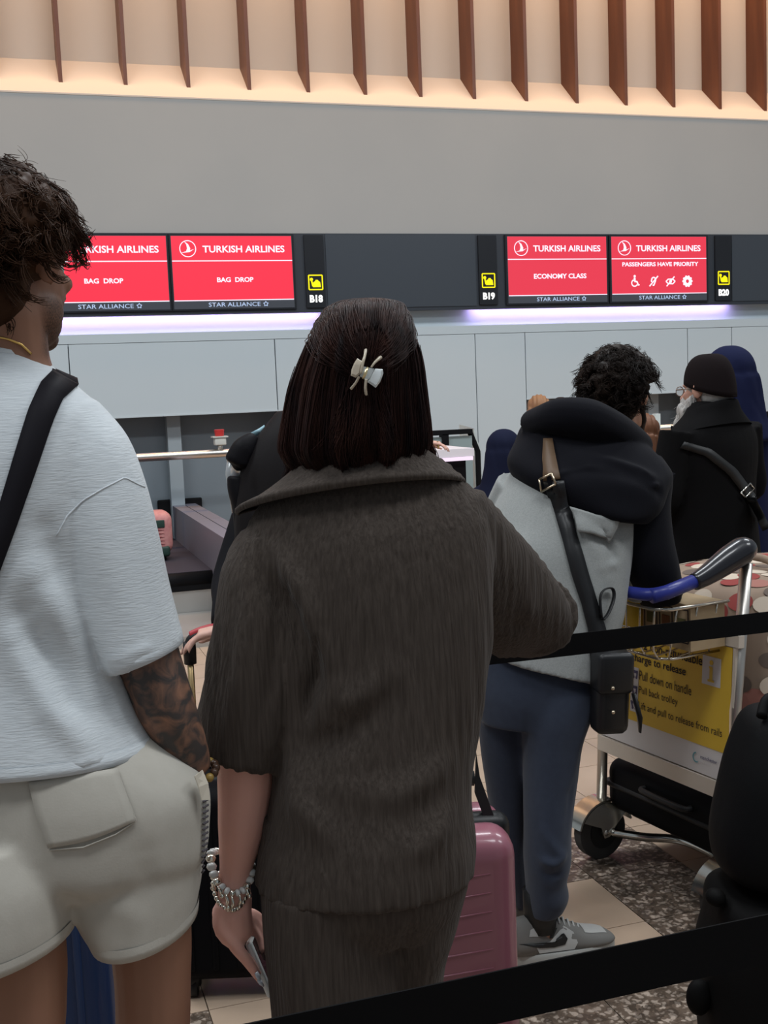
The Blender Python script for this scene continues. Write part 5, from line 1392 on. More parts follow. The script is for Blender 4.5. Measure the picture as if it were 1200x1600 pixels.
t, o, R, W, zt = plain_case('suitcase', 'black suitcase with gold pull handle and red grip', m_bks, m_trim, 2.82, 262, 452, 1225, .24)
m_gold2 = mat('gold_tube', (.68, .48, .24), .3, 1.0); m_redg = mat('grip_red', (.42, .045, .055), .4)
ZH = 2.92
gl, gr = P(296, 1010, ZH), P(392, 1000, ZH)
for g in (gl, gr):
    f = g.copy(); f[2] = zt-.02
    b = MB(); b.tube([f, g], .0105, 10, flat=.8); b.obj('telescopic_pole', m_gold2, t, True)
    b = MB(); b.tube([g-UP*.045, g-UP*.01, g+UP*.012], [.016, .017, .016], 12); b.obj('grip_socket', m_trim, t, True)
b = MB(); b.tube(curve([gl-UP*.004, gl+UP*.018+RH*.006, gl+UP*.030+RH*.035, (gl+gr)/2+UP*.032, gr+UP*.022, gr-UP*.004], 24), .0135, 10); b.obj('pull_grip', m_trim, t, True)
b = MB(); b.tube(curve([gl+UP*.030+RH*.004, gl+UP*.042+RH*.035, (gl+gr)/2+UP*.044, gr+UP*.032], 20), .009, 8); b.obj('grip_top', m_redg, t, True)
HANDLE = (gl+gr)/2*.55+gl*.45 + UP*.035
# black bag on a black case at the belt
def dark_luggage():
    m_nyl = mat('black_nylon', (.0045, .0045, .005), .6, bump=(300, .2, .001)); m_dk = mat('black_case_cloth', (.0045, .0042, .0042), .65, bump=(260, .25, .001))
    Z = 2.1
    mb = MB(); body_px(mb, [(1128, 1382, 1320, 1392, Z, .10), (1112, 1400, 1330, 1405, Z, .125), (1108, 1440, 1332, 1440, Z, .13), (1094, 1500, 1332, 1500, Z, .13), (1098, 1600, 1330, 1600, Z, .13), (1112, 1750, 1325, 1750, Z, .13), (1125, 1905, 1318, 1905, Z, .12)], 30, pw=3.2)
    base = P(1220, 1500, Z)*V3(1, 1, 0)
    t = thing('soft_suitcase', base, 'black soft suitcase standing beside the luggage trolley under a bag', 'suitcase')
    link('case_body', fuse(mb, .008, 4), m_dk, t, True)
    b = MB(); b.ball(P(1092, 1558, Z-.04), .024, .02, .034); b.obj('side_handle', m_dk, t, True)
    b = MB(); b.ball(P(1118, 1402, Z-.05), .018, .02, .016); b.obj('zip_pull', m_dk, t, True)
    for x in (1145, 1300):
        for dz in (-.08, .08):
            g = P(x, 1700, Z)*V3(1, 1, 0)+FH*dz; b = MB(); b.tube([g-RH*.014+UP*.03, g+RH*.014+UP*.03], .03, 14); b.obj('wheel', m_trim, t, True)
    mb = MB(); body_px(mb, [(1180, 1108, 1300, 1102, Z, .05), (1164, 1122, 1318, 1116, Z, .085), (1150, 1160, 1328, 1155, Z, .11), (1133, 1215, 1332, 1210, Z, .125), (1118, 1290, 1334, 1285, Z, .13), (1119, 1335, 1332, 1332, Z, .125), (1130, 1358, 1326, 1358, Z, .11), (1152, 1372, 1305, 1374, Z, .08)], 36, pw=2.5)
    t2 = thing('holdall', P(1225, 1372, Z), 'rounded black holdall resting on the black soft suitcase', 'bag')
    me = fuse(mb, .008, 4); folds(me, [([P(1150, 1130, Z-.1), P(1140, 1220, Z-.12), P(1140, 1340, Z-.12)], .012, -.006)], .003, (12, 12, 12), 4)
    link('bag_body', me, m_nyl, t2, True)
    b = MB(); b.tube(curve([P(1190, 1120, Z-.05), P(1200, 1092, Z-.03), P(1240, 1088, Z-.02), P(1262, 1112, Z-.05)], 16), .010, 8); b.obj('grab_handle', m_nyl, t2, True)
dark_luggage()

# ---------------------------------------------------------------- luggage trolley
def trolley():
    m_al = mat('trolley_aluminium', (.52, .49, .45), .32, .9, bump=((40, 40, 3), .04, .001)); m_blk = mat('trolley_grip_black', (.010, .010, .014), .28, coat=.3); m_blu = mat('trolley_blue', (.022, .030, .20), .35)
    m_tyre = mat('tyre_grey', (.055, .052, .05), .6); m_hub = mat('wheel_hub', (.012, .012, .012), .5); m_wire = mat('zinc_wire', (.58, .54, .47), .25, 1.0)
    m_cream = mat('trolley_frame_cream', (.56, .50, .43), .45, .2)
    W1 = PZ(938, 1338); W1[2] = 0
    a = unit(V3(.165, -.986, 0)); g = V3(-a[1], a[0], 0)                 # a: along the axle towards the camera, g: forward
    o = W1.copy()
    L = lambda u, v, z: o + a*u + g*v + UP*z                              # u across, v forward, z up
    WD = .56
    t = thing('luggage_trolley', L(WD/2, .35, 0), 'airport luggage trolley with yellow instruction board and wire basket', 'trolley')
    for u in (0, WD):
        w = MB(); c = L(u, 0, .088)
        w.tube([c-a*.020, c-a*.017, c+a*.017, c+a*.020], [.076, .088, .088, .076], 28); wo = w.obj('wheel', m_tyre, t, True, 40)
        MB().tube([c-a*.023, c+a*.023], .052, 24).obj('hub', m_hub, wo, True, 40)
        for s in (-1, 1):
            MB().ball(c+a*s*.028, .012).obj('axle_nut', m_al, wo, True)
        f = MB(); n = 14; V = []; 
        ring = []
        for i in range(n+1):
            th = math.radians(165-i*150/n); q = c + g*(-math.cos(math.pi-th))*.0
            dirv = g*math.cos(th)*-1.0*-1 + UP*math.sin(th)
            ring.append([c+dirv*.106+a*.034, c+dirv*.106-a*.034, c+dirv*.100-a*.034, c+dirv*.100+a*.034])
        f.loft(ring); f.obj('fender', m_chrome, t, True, 40)
        for s in (-1, 1):
            pl = [c+a*s*.032+g*math.cos(th)*.098+UP*math.sin(th)*.098 for th in np.radians(np.linspace(35, 150, 14))] + [c+a*s*.032-g*.02+UP*.02, c+a*s*.032-g*.008-UP*.016, c+a*s*.032+g*.012-UP*.014, c+a*s*.032+g*.04+UP*.02]
            MB().prism(pl, a*s*.003).obj('fork_plate', m_chrome, t, True, 30)
        # upright post
        z0, z1 = .19, 1.0
        p = MB(); p.tube([L(u, .01, z0), L(u, .03, .6), L(u, .075, z1)], .021, 12, flat=.7); p.obj('post', m_al, t, True)
    # bumper hoop near the ground
    b = MB(); b.tube(curve([L(.03, .02, .085), L(.10, .10, .075), L(.20, .16, .085), L(WD-.20, .16, .085), L(WD-.10, .10, .075), L(WD-.03, .02, .085)], 30), .014, 10); b.obj('bumper_hoop', m_chrome, t, True)
    # load platform, front wheel
    MB().box((0, 0, 0), (WD-.08, .78, .02), np.array([a, g, UP]).T, L(.04, .10, .125)).obj('platform', m_blk, t)
    c = L(WD/2, .80, .06); MB().tube([c-a*.016, c+a*.016], .058, 22).obj('front_wheel', m_tyre, t, True, 40)
    MB().tube([L(WD/2, .80, .06), L(WD/2, .80, .13)], .02, 10).obj('front_fork', m_al, t, True)
    # instruction board
    R = np.array([a, -g, UP]).T                                          # local x across, y towards the viewer, z up
    tilt = R @ rotx(math.radians(3.5))
    bl = L(.015, .012, .40); BW, BH = WD-.010, .325
    BX = lambda x, y, z: bl + tilt @ V3(x, y, z)
    def bbox(x0, y0, z0, x1, y1, z1, nm, m, par=t): return MB().box((x0, y0, z0), (x1, y1, z1), tilt, bl).obj(nm, m, par)
    m_yel = mat('board_yellow', (.62, .40, .035), .5, var=(9, (.56, .36, .03), .3)); m_whi = mat('board_white', (.60, .57, .56), .5); m_ink = mat('board_ink', (.035, .028, .03), .6); m_lil = mat('board_pale', (.52, .50, .52), .5); m_pur = mat('board_purple', (.10, .09, .16), .6)
    bd = bbox(0, -.006, 0, BW, .004, BH+.05, 'instruction_board', m_whi)
    bbox(.004, .0045, .080, BW-.010, .0065, BH+.048, 'yellow_field', m_yel, bd)
    bbox(-.015, -.010, -.050, BW+.015, .010, -.004, 'lower_rail', m_cream)
    bbox(BW-.006, -.008, .0, BW+.004, .008, BH+.05, 'side_rail', m_cream)
    bbox(-.015, -.010, BH+.052, BW+.015, .010, BH+.085, 'upper_rail', m_cream)
    ex, ez = tilt @ V3(1, 0, 0), tilt @ UP
    tx = lambda s, x, z, w, h, bold=.0, m=m_ink: text('lettering', s, m, bd, BX(x, .008, z), ex, ez, w, h, 'L', bold)
    tx('or €2 non-refundable', .115, .318, .315, .030, .015); tx('charge to release', .130, .270, .235, .031, .015)
    tx('Pull down on handle', .168, .224, .222, .028); tx('Pull back trolley', .168, .177, .168, .028); tx('Lift and pull to release from rails', .168, .130, .346, .029)
    tx('www', .075, .058, .028, .006, 0, m_pur); tx('manchester', .435, .048, .065, .011, .01, m_pur); tx('airport', .435, .034, .040, .010, 0, m_lil)
    MB().box((.130, .0065, .108), (.164, .0078, .243), tilt, bl).obj('symbol_strip', m_lil, bd)
    for z in (.224, .177, .130):
        flat('trolley_symbol', [bar2(-.012, .010, -.004, -.010, .005), bar2(-.006, .006, .012, .006, .008), bar2(.012, .010, .010, -.010, .005), disc2(-.004, -.011, .004, 10), disc2(.009, -.011, .004, 10)], m_pur, bd, BX(.147, .0082, z), ex, ez, .001)
    MB().box((.430, .0065, .255), (.500, .0078, .335), tilt, bl).obj('information_tile', m_lil, bd)
    flat('information_mark', [bar2(.0, -.026, .0, .010, .011), bar2(-.008, .010, .004, .010, .006), disc2(.0, .024, .007, 12), bar2(-.012, -.027, .012, -.027, .006)], m_yel, bd, BX(.465, .0082, .295), ex, ez, .001)
    flat('airport_mark', ring2(0, 0, .011, .015, 16, 100, 300), mat('mark_teal', (.10, .26, .30), .5), bd, BX(.420, .0082, .042), ex, ez, .001)
    # handle: grip ends over the posts, blue bar towards the user
    def hp(u, v, z): return L(u, v, z)
    b = MB(); b.tube(curve([hp(WD+.0, -.20, .955), hp(WD-.02, -.25, .95), hp(WD*.75, -.27, .95), hp(WD*.25, -.27, .95), hp(.02, -.25, .95), hp(.0, -.20, .955)], 30), .017, 12); b.obj('push_bar', m_blu, t, True)
    for u in (0, WD):
        b = MB(); b.tube(curve([hp(u, -.11, .968), hp(u, -.06, .985), hp(u, .01, 1.015), hp(u, .065, 1.035), hp(u, .095, 1.03)], 20), lerp_list([.022, .028, .036, .038, .020], 20), 16); b.obj('grip', m_blk, t, True)
        b = MB(); b.tube([hp(u, -.09, .975), hp(u, -.20, .953), hp(u, -.25, .948)], .019, 12); b.obj('bar_sleeve', m_blu, t, True)
    # wire basket
    def wire(pts, r=.0035, m=None): 
        q = MB(); q.tube(curve(pts, m or len(pts)*4), r, 6); q.obj('basket_wire', m_wire, t, True)
    v0, v1 = -.20, .03
    zt_, zb_ = .90, .757
    for z, ins, r in ((zt_, 0, .005), (zb_, .035, .004), ((zt_+zb_)/2, .018, .003)):
        pts = [L(.02+ins, v1, z), L(.02+ins, v0+.03+ins, z), L(.05+ins, v0+ins, z), L(WD-.05-ins, v0+ins, z), L(WD-.02-ins, v0+.03+ins, z), L(WD-.02-ins, v1, z)]
        q = MB(); q.tube(pts, r, 6); q.obj('basket_wire', m_wire, t, True)
    for i in range(9):
        u = .05+(WD-.10)*i/8; wire([L(u, v0, zt_), L(u*.88+WD*.06, v0+.035, zb_), L(u*.88+WD*.06, v1, zb_+.02)], .0028, 9)
    for i in range(3):
        for u, ui in ((.02, .055), (WD-.02, WD-.055)):
            v = v0+.05+i*.07; wire([L(u, v, zt_), L(ui, v, zb_)], .0028, 4)
    # ---- load
    m_yb = mat('yellow_plastic', (.66, .44, .05), .4, trans=.0); m_ct = mat('kraft_carton', (.40, .30, .19), .7, var=(30, (.34, .25, .15), .3))
    yb = thing('yellow_bag', L(.28, -.11, zb_), 'yellow shopping bag in the trolley basket', 'bag')
    mb = MB(); secs = [(.0, .050, .065), (.06, .062, .075), (.12, .060, .07), (.17, .050, .050), (.195, .036, .022)]
    mb.loft(resample([[L(.285+w*.85*math.cos(q), -.115+d*.8*math.sin(q), zb_+.004+z) for q in np.linspace(0, 6.283, 21)[:-1]] for z, w, d in secs], 16)); me = mb.mesh('sack'); link('sack', me, m_yb, yb, True)
    for s in (-1, 1):
        b = MB(); b.tube(curve([L(.265, -.115+.012*s, zb_+.19), L(.27, -.115+.02*s, zb_+.235), L(.30, -.115+.02*s, zb_+.235), L(.305, -.115+.012*s, zb_+.19)], 14), .003, 6); b.obj('bag_handle', m_blk, yb, True)
    cb = thing('carton', L(.45, -.04, zb_), 'printed cardboard carton in the trolley basket', 'box')
    MB().box((0, 0, 0), (.19, .12, .125), np.array([a, g, UP]).T, L(.345, -.100, zb_+.020)).obj('carton_body', m_ct, cb)
    for i in range(3):
        fr = [bar2(-.025, -.045, .025, -.045, .003), bar2(.025, -.045, .025, .045, .003), bar2(.025, .045, -.025, .045, .003), bar2(-.025, .045, -.025, -.045, .003)]
        flat('printed_square', fr, m_ink, cb, L(.378+i*.062, -.101, zb_+.085), a, UP, .001)
        flat('printed_patch', [bar2(-.015, .0, .015, .0, .03)], mat('carton_olive', (.10, .09, .04), .7) if i != 1 else mat('carton_brown', (.16, .07, .035), .7), cb, L(.378+i*.062, -.101, zb_+.090), a, UP, .001)
    # black case lying on the platform, dotted holdall above
    Rg = np.array([a, g, UP]).T
    bc = thing('suitcase', L(WD/2, .45, .145), 'flat black suitcase lying on the trolley platform', 'suitcase')
    MB().rbox((-.02, .035, .146), (WD+.03, .82, .315), .045, Rg, o, 5).obj('shell', m_bks, bc, True, 60)
    MB().rbox((-.024, .031, .225), (WD+.034, .824, .245), .009, Rg, o, 3).obj('zip_band', m_trim, bc, True)
    b = MB(); b.tube(curve([L(.18, .034, .27), L(.20, .012, .27), L(.36, .012, .27), L(.38, .034, .27)], 14), .010, 8); b.obj('carry_handle', m_trim, bc, True)
    pk = thing('dotted_holdall', L(WD/2, .45, .317), 'beige holdall with red, white and grey dots on the trolley', 'bag')
    m_dot = mat('dotted_canvas', (.25, .185, .14), .75, bump=(300, .15, .001))
    mb = MB(); rows = []
    for z, k in ((.317, .92), (.34, .99), (.50, 1.0), (.66, 1.0), (.78, .99), (.86, .94), (.905, .80), (.925, .55)):
        rows.append([L(WD/2+.01+(.34*k)*math.copysign(abs(math.cos(q))**.55, math.cos(q)), .47+(.38*k)*math.copysign(abs(math.sin(q))**.55, math.sin(q)), z) for q in np.linspace(0, 6.283, 41)[:-1]])
    mb.loft(resample(rows, 26)); body = mb.obj('bag_body', m_dot, pk, True)
    bv = bvh_of([body]); cols = [mat('dot_white', (.50, .42, .34), .75), mat('dot_red', (.25, .055, .050), .75), mat('dot_grey', (.13, .10, .085), .75), mat('dot_rose', (.31, .14, .115), .75)]
    rs = np.random.RandomState(3); k = 0
    cen = L(WD/2+.01, .47, .62)
    pts = []
    tries = 0
    while k < 280 and tries < 9000:
        tries += 1
        d = rs.normal(size=3); d = unit(d*np.array([1, 1, .9]))
        loc, nn, i, dd = bv.ray_cast(Vector(cen+d*1.2), Vector(-d))
        if loc is None: continue
        q = np.array(loc)
        if any(np.linalg.norm(q-p) < .046 for p in pts) or q[2] < .325: continue
        pts.append(q); nn = np.array(nn); nn = nn if nn @ d > 0 else -nn
        e1 = unit(np.cross(nn, UP+d*.1)); e2 = np.cross(nn, e1); r = rs.uniform(.024, .034)
        b = MB(); b.add([q+nn*.0018] + [q+nn*.0010+(e1*math.cos(th)*1.15+e2*math.sin(th)*.9)*r-nn*.0 for th in np.linspace(0, 6.283, 19)[:-1]], [(0, 1+j, 1+(j+1) % 18) for j in range(18)])
        b.obj('printed_dot', cols[rs.choice(4, p=[.36, .26, .24, .14])], body, True); k += 1
    b = MB(); b.tube(curve([L(.18, .35, .92), L(.20, .36, .955), L(.36, .36, .955), L(.40, .35, .92)], 14), .012, 8); b.obj('carry_handle', m_dot, pk, True)
trolley()
# ---------------------------------------------------------------- people further back
def figure(label, px, Z, zhead, turn, top, legs, skin, hair=None, hs='short', width=1.0, nod=0, hood=None, arms='down', lean=0.0, coat=False, armtarget=None, voxel=.010, drop=0.0):
    """a whole clothed figure; zhead = height of the crown"""
    H = zhead; s = H/1.75
    pos = P(px, 800, Z)*V3(1, 1, 0); R = heading(turn)
    L = lambda x, y, z: pos + R @ (V3(x*width, y, z)*s)
    HCc = L(0, .02+lean, 1.645-drop); HRr = heading(turn, nod)
    r = thing('person', pos, label, 'person')
    neck = L(0, lean*.8, 1.46)
    mb = MB(); head_blobs(mb, HCc, HRr, s, neck)
    shl, shr = L(-.185, lean*.7, 1.40), L(.185, lean*.7, 1.40)
    torso_blobs(mb, L(0, 0, .95), L(0, lean*.5, 1.28), neck, R @ V3(1, 0, 0), R @ V3(1, 0, 0), s, w=(.13, .11, .13, .095), d=(.08, .07, .085, .055))
    A = {}
    for q, sh in ((-1, shl), (1, shr)):
        if arms == 'down' or (armtarget is not None and q != armtarget[0]):
            el, wr = L(q*.225, lean*.4, 1.12), L(q*.215, .06+lean*.4, .88)
        elif arms == 'front':
            el, wr = L(q*.23, .02+lean, 1.13), L(q*.13, .25+lean, 1.14)
        if armtarget is not None and q == armtarget[0]:
            wr = np.asarray(armtarget[1], float); el = (sh+wr)/2 - UP*.10*s + R @ V3(q*.06, -.02, 0)
        limb(mb, [sh-UP*.02*s, (sh+el)/2, el, (el+wr)/2, wr], [.036*s, .042*s, .038*s, .034*s, .024*s])
        dirv = unit(wr-el) if not (armtarget is not None and q == armtarget[0] and len(armtarget) > 2) else unit(armtarget[2])
        pn = -UP if abs(dirv[2]) < .7 else R @ V3(-q, 0, 0)
        hand_blobs(mb, wr, dirv, pn, s, q if abs(dirv[2]) < .7 else 1, curl=(.3, .3, .32, .35)); A[q] = (sh, el, wr)
    for q in (-1, 1):
        limb(mb, [L(q*.085, 0, .93), L(q*.09, 0, .70), L(q*.095, .01, .48), L(q*.095, -.02, .28), L(q*.095, -.02, .085)], [.075*s, .064*s, .048*s, .048*s, .034*s]); foot_blobs(mb, L(q*.095, -.02, .085), R @ V3(q*.15, 1, 0), s)
    link('body', fuse(mb, voxel*.75, 2), skin, r, True); eyes(r, HCc, HRr, s)
    # top
    mb = MB(); zs = ((.40 if coat else .86), .27 if coat else .195, .17 if coat else .13), (.62 if coat else .92, .25 if coat else .195, .16 if coat else .13), (1.0, .205, .135), (1.15, .195, .13), (1.30, .205, .135), (1.39, .19, .115), (1.45, .115, .085), (1.50, .070, .068)
    mb.loft(resample([[L(w*math.cos(t), lean*max(0, (z-.9)/.6)+d*math.sin(t), z) for t in np.linspace(0, 6.283, 33)[:-1]] for z, w, d in zs], 26))
    for q in (-1, 1):
        sh, el, wr = A[q]; limb(mb, [sh, (sh+el)/2, el, (el+wr)/2, wr+(el-wr)*.06], [.068*s, .064*s, .058*s, .054*s, .046*s], 16)
    tm = fuse(mb, voxel, 4); folds(tm, [], .004*s, (12, 12, 9), int(px)); topo = link('top', tm, top, r, True)
    mb = MB()
    for q in (-1, 1): limb(mb, [L(q*.075, 0, .95), L(q*.09, 0, .70), L(q*.095, 0, .48), L(q*.097, -.01, .28), L(q*.097, -.01, .07)], [.10*s, .092*s, .075*s, .07*s, .065*s], 16)
    link('trousers', fuse(mb, voxel, 3), legs, r, True)
    for q in (-1, 1):
        b = MB(); g = L(q*.095, -.02, 0); t = unit(R @ V3(q*.15, 1, 0)); b.tube([g-t*.07*s+UP*.04*s, g+UP*.05*s, g+t*.10*s+UP*.04*s, g+t*.19*s+UP*.028*s], [.034*s, .044*s, .044*s, .022*s], 12); b.obj('shoe', m_shoeb, r, True)
    T = lambda x, y, z: HCc + HRr @ (V3(x, y, z)*s)
    if hair is not None and hs == 'short':
        mb = MB(); mb.ball(T(0, -.016, .042), .084*s, .102*s, .088*s, HRr, 20, 12); mb.ball(T(0, -.045, -.02), .072*s, .066*s, .075*s, HRr)
        link('hair', fuse(mb, voxel*.7, 2), hair, r, True)
    if hair is not None and hs == 'long':
        mb = MB(); mb.ball(T(0, -.016, .040), .086*s, .104*s, .090*s, HRr, 20, 12)
        mb.tube(curve([T(0, -.05, .0), T(0, -.07, -.10), T(0, -.085, -.22), T(0, -.085, -.36)], 14), lerp_list([.085*s, .090*s, .085*s, .045*s], 14), 18)
        for q in (-1, 1): mb.tube(curve([T(q*.07, .0, .02), T(q*.085, .0, -.08), T(q*.09, -.01, -.20), T(q*.085, -.02, -.30)], 12), lerp_list([.03*s, .034*s, .032*s, .015*s], 12), 10)
        hm = fuse(mb, voxel*.7, 2); V, N = getv(hm); setv(hm, V+N*(.003*np.sin((V @ RH)*260+np.sin(V[:, 2]*20)*1.5))[:, None]); link('hair', hm, hair, r, True)
    if hood is not None:
        mb = MB(); mb.ball(T(0, -.020, .030), .118*s, .128*s, .125*s, HRr, 22, 14)
        mb.tube(curve([T(0, -.04, .0), T(0, -.05, -.10), T(0, -.045, -.20), L(0, lean*.7-.02, 1.36)], 14), lerp_list([.118*s, .125*s, .15*s, .19*s], 14), 20)
        hm = fuse(mb, voxel, 3); folds(hm, [([T(.05, -.13, .10), T(.08, -.14, -.05), T(.1, -.15, -.2)], .02*s, .012*s), ([T(-.04, -.14, .06), T(0, -.15, -.08), T(.06, -.17, -.2)], .018*s, -.010*s)], .003*s, (16, 16, 12), int(px)+1)
        link('hood', hm, hood, topo, True)
    return r, L, T, HRr, s
m_shoeb = mat('shoe_dark', (.015, .014, .014), .5)
sk_l = mat('skin_light', (.60, .36, .29), .5, sss=.06, bump=(300, .05, .0006)); sk_m = mat('skin_medium', (.44, .25, .18), .5, sss=.06, bump=(300, .05, .0006))
c_blk = mat('coat_black_wool', (.0055, .0052, .0055), .95, bump=(260, .3, .0015)); c_nav = mat('cloth_navy', (.0085, .011, .036), .85, bump=(260, .25, .001)); c_nav2 = mat('coat_navy', (.008, .010, .026), .8, bump=(260, .25, .001)); c_dk = mat('trouser_dark', (.012, .012, .014), .9)
c_jk = mat('jacket_black', (.007, .007, .009), .7, bump=(240, .25, .001)); c_wh = mat('blouse_red', (.30, .03, .04), .8); h_br = mat('hair_auburn', (.13, .055, .028), .5, spec=.2); h_lb = mat('hair_light_brown', (.26, .135, .070), .5, spec=.2); h_bk = mat('hair_jet', (.008, .007, .007), .5, spec=.15)
# bearded person with cap
def elder():
    r, L, T, HR, s = figure('bearded person in black coat and knitted skullcap beside the luggage trolley', 1113, 4.25, 1.640, -38, c_blk, c_dk, mat('skin_ruddy', (.50, .27, .20), .5, sss=.06, bump=(260, .08, .001)), None, width=1.2, coat=True, arms='front', voxel=.008, drop=.095)
    m_cap = mat('knit_cap_black', (.0105, .0075, .008), .95, bump=(600, .4, .001)); m_gh = mat('hair_grey', (.30, .285, .27), .7, bump=(300, .4, .002)); m_bd = mat('beard_grey', (.42, .40, .38), .8, bump=(260, .5, .003))
    mb = MB(); mb.ball(T(0, -.012, .036), .079*s, .098*s, .090*s, HR, 22, 14); mb.ball(T(0, -.046, -.024), .072*s, .062*s, .056*s, HR); gm = fuse(mb, .005, 1); link('hair', gm, m_gh, r, True)
    cap = MB(); rows = []
    for k in range(13):
        u = k/12; th = math.pi/2*u; rr = math.cos(th)**.62
        rows.append([T((.089*rr)*math.cos(q), -.016+(.108*rr)*math.sin(q), -.002+.032*math.sin(q)+(.142-.032*math.sin(q))*math.sin(th)) for q in np.linspace(0, 6.283, 33)[:-1]])
    cap.loft(rows, True); co = cap.obj('skullcap', m_cap, r, True)
    bd = MB(); bd.ball(T(0, .070, -.080), .066*s, .050*s, .060*s, HR); bd.ball(T(0, .090, -.14), .064*s, .048*s, .075*s, HR); bd.ball(T(0, .095, -.21), .050*s, .038*s, .065*s, HR)
    for q in (-1, 1): bd.tube([T(q*.070, .012, -.02), T(q*.066, .035, -.07), T(q*.040, .07, -.11)], [.013*s, .022*s, .03*s], 10)
    bm_ = fuse(bd, .006, 2); V, N = getv(bm_); rs = np.random.RandomState(2); setv(bm_, V+N*(.004*np.sin((V @ RH)*300+V[:, 2]*40)+.003*np.sin(V[:, 1]*260))[:, None]); bo = link('beard', bm_, m_bd, r, True)
    A = []; 
    for _ in range(500):
        i = rs.randint(len(V)); u = np.linspace(0, 1, 6)[:, None]; A.append(V[i]+N[i]*.012*u+UP*-.03*u+rs.normal(size=3)*.008*u**2)
    strands('beard_hair', np.array(A), .0009, m_bd, bo)
    m_fr = mat('glasses_frame', (.20, .15, .12), .3, .6); m_ln = mat('glasses_lens', (.75, .80, .82), .05, trans=.7)
    g = thing('glasses', T(0, .1, 0), 'thin rimmed glasses on the bearded face', 'glasses')
    for q in (-1, 1):
        ring = [T(q*.034+.024*math.cos(t), .104, -.004+.019*math.sin(t)) for t in np.linspace(0, 6.283, 19)]
        b = MB(); b.tube(ring, .0016, 6); b.obj('rim', m_fr, g, True)
        b = MB(); b.add(ring[:-1], [tuple(range(18))]); b.obj('lens', m_ln, g)
        b = MB(); b.tube([T(q*.058, .102, .002), T(q*.078, .06, .004), T(q*.080, .0, .004)], .0022, 6); b.obj('temple', m_fr, g, True)
    b = MB(); b.tube([T(-.010, .106, .0), T(.010, .106, .0)], .0016, 6); b.obj('bridge', m_fr, g, True)
    # collar and strap
    cl = MB(); rg = [[L(w*math.cos(q), -.005+d*math.sin(q), z+.03*max(0, -math.sin(q))) for q in np.linspace(0, 6.283, 33)[:-1]] for z, w, d in ((1.39, .17, .115), (1.44, .115, .10), (1.475, .092, .094), (1.48, .084, .088), (1.43, .080, .084))]
    cl.loft(resample(rg, 16), False); cl.obj('coat_collar', c_blk, r, True)
    top = [o for o in r.children if o.name.startswith('top')][0]; bt = bvh_of([top])
    bag = thing('crossbody_bag', P(1190, 800, 4.05), 'black strap with silver buckle slung over the black coat', 'bag')
    b = MB(); strap_px(b, bt, [(1062, 700), (1100, 712), (1135, 740), (1165, 780), (1192, 830)], [(1068, 690), (1110, 702), (1148, 732), (1178, 774), (1204, 824)], 30, .006, 4.1, .004); b.obj('strap', mat('strap_black', (.009, .009, .009), .5), bag, True)
    fr = [hit(bt, x, y, .012, 4.1) for x, y in ((1153, 770), (1167, 755), (1173, 763), (1160, 777))]
    b = MB()
    for i in range(4): b.tube([fr[i], fr[(i+1) % 4]], .0028, 6)
    b.obj('buckle', m_chrome, bag, True)
    b = MB(); b.rbox((-.12, -.05, -.10), (.12, .05, .10), .03, heading(-40), P(1262, 905, 4.05)); b.obj('pouch', c_jk, bag, True)
elder()
figure('person in a navy hooded cloak behind the bearded person', 1142, 4.95, 1.585, -20, c_nav, c_dk, sk_m, None, hood=c_nav, coat=True)
figure('person in a dark navy hooded coat at the check-in desk', 790, 5.4, 1.262, 25, c_nav2, c_dk, sk_m, None, hood=c_nav2, coat=True, width=1.25)
figure('light brown haired person facing the queue behind the desks', 846, 7.3, 1.412, 168, c_wh, c_dk, sk_l, h_lb, 'long')
figure('short dark haired person behind the desks', 880, 7.9, 1.385, 175, c_nav2, c_dk, sk_m, h_bk, 'short')
figure('auburn long haired person before the bearded person', 1008, 5.0, 1.335, 25, c_jk, c_dk, sk_l, h_br, 'long', voxel=.008)
# passenger resting a hand on the counter
hw = P(668, 691, 6.72)
figure('passenger standing at the check-in desk, one hand on its counter', 590, 6.75, 1.62, 40, c_jk, c_dk, sk_l, h_bk, 'short', armtarget=(1, hw, unit(P(712, 697, 6.72)-hw)), voxel=.008)
rg_ = MB(); rg_.tube([P(683, 690, 6.70), P(685, 697, 6.70), P(684, 700, 6.70)], .008, 8)
rg_.obj('gold_ring', mat('ring_gold', (.75, .52, .2), .25, 1.0)); tag(bpy.data.objects['gold_ring'], 'gold ring on the hand at the counter', 'ring')
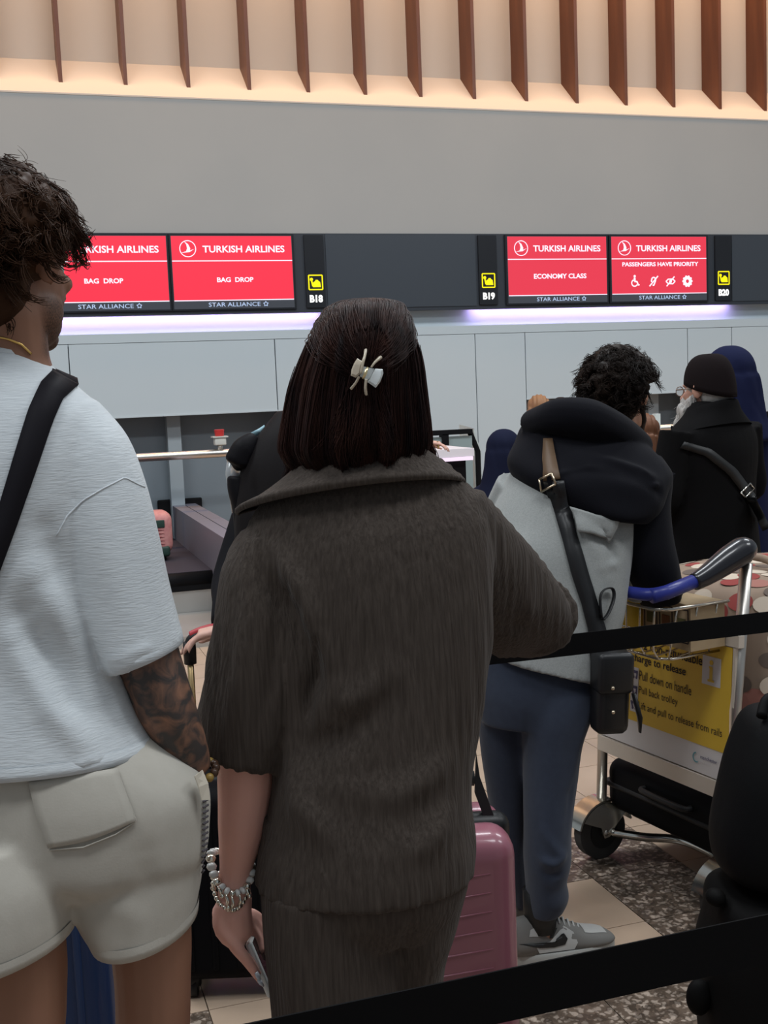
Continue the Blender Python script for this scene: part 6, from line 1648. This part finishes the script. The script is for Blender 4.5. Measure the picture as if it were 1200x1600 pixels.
# backpack wearer holding the suitcase handle
def backpacker():
    Z = 3.25
    r, L, T, HR, s = figure('black jacketed person wearing a backpack, holding the gold suitcase handle', 520, Z, 1.60, 8, c_jk, c_dk, sk_l, h_bk, 'short', armtarget=(-1, P(356, 980, ZH-.01), unit(P(318, 994, ZH)-P(362, 982, ZH))), voxel=.008)
    m_bp = mat('backpack_nylon', (.006, .0055, .007), .55, bump=(300, .25, .001)); m_bp2 = mat('backpack_panel', (.011, .0095, .010), .6, bump=(200, .3, .001))
    b = thing('backpack', L(0, -.2, 1.1), 'black backpack with a clear bottle pocket at its side', 'backpack')
    mb = MB(); Zb = Z-.18
    body_px(mb, [(432, 642, 600, 636, Zb, .05), (418, 660, 618, 655, Zb, .08), (398, 685, 628, 680, Zb, .10), (380, 720, 632, 715, Zb, .115), (372, 760, 634, 755, Zb, .125), (368, 800, 634, 800, Zb, .13), (368, 880, 634, 880, Zb, .13), (375, 940, 630, 940, Zb, .12), (390, 965, 618, 965, Zb, .09)], 40, pw=2.6)
    me = fuse(mb, .006, 3); folds(me, [([P(392, 690, Zb-.1), P(392, 740, Zb-.1), P(400, 800, Zb-.1)], .010, -.010), ([P(430, 650, Zb-.1), P(400, 690, Zb-.1)], .010, .006)], .002, (14, 14, 14), 3); link('pack', me, m_bp2, b, True)
    mb = MB(); mb.tube(curve([P(400, 682, Zb-.03), P(384, 700, Zb-.04), P(372, 724, Zb-.04), P(370, 728, Zb-.04)], 12), lerp_list([.016, .036, .040, .020], 12), 14); mb.ball(P(374, 716, Zb-.03), .026, .03, .036); link('top_pocket', fuse(mb, .006, 3), m_bp, b, True)
    mb = MB(); body_px(mb, [(355, 742, 398, 744, Zb, .05), (356, 765, 400, 765, Zb, .055), (363, 795, 402, 795, Zb, .055), (367, 840, 404, 840, Zb, .05)], 14); link('side_pocket', fuse(mb, .006, 2), m_bp, b, True)
    st = MB(); ribbon(st, [P(392, 676, Zb-.02), P(404, 670, Zb-.02), P(413, 664, Zb-.02)], [P(400, 682, Zb-.02), P(408, 675, Zb-.02), P(414, 669, Zb-.02)], .003); st.obj('reflective_tab', mat('tab_cyan', (.35, .55, .62), .3), b, True)
    bo = thing('water_bottle', P(366, 760, Zb-.01), 'clear water bottle in the backpack side pocket', 'bottle')
    q = MB(); q.tube([P(362, 722, Zb+.0), P(364, 740, Zb+.0), P(371, 775, Zb+.0), P(375, 800, Zb+.0)], [.014, .021, .022, .022], 16); q.obj('bottle_body', mat('bottle_plastic', (.80, .84, .86), .12, trans=.6), bo, True)
    q = MB(); q.tube([P(360, 712, Zb+.0), P(362, 722, Zb+.0)], [.013, .013], 14); q.obj('bottle_cap', mat('cap_white', (.6, .62, .64), .4), bo, True)
backpacker()
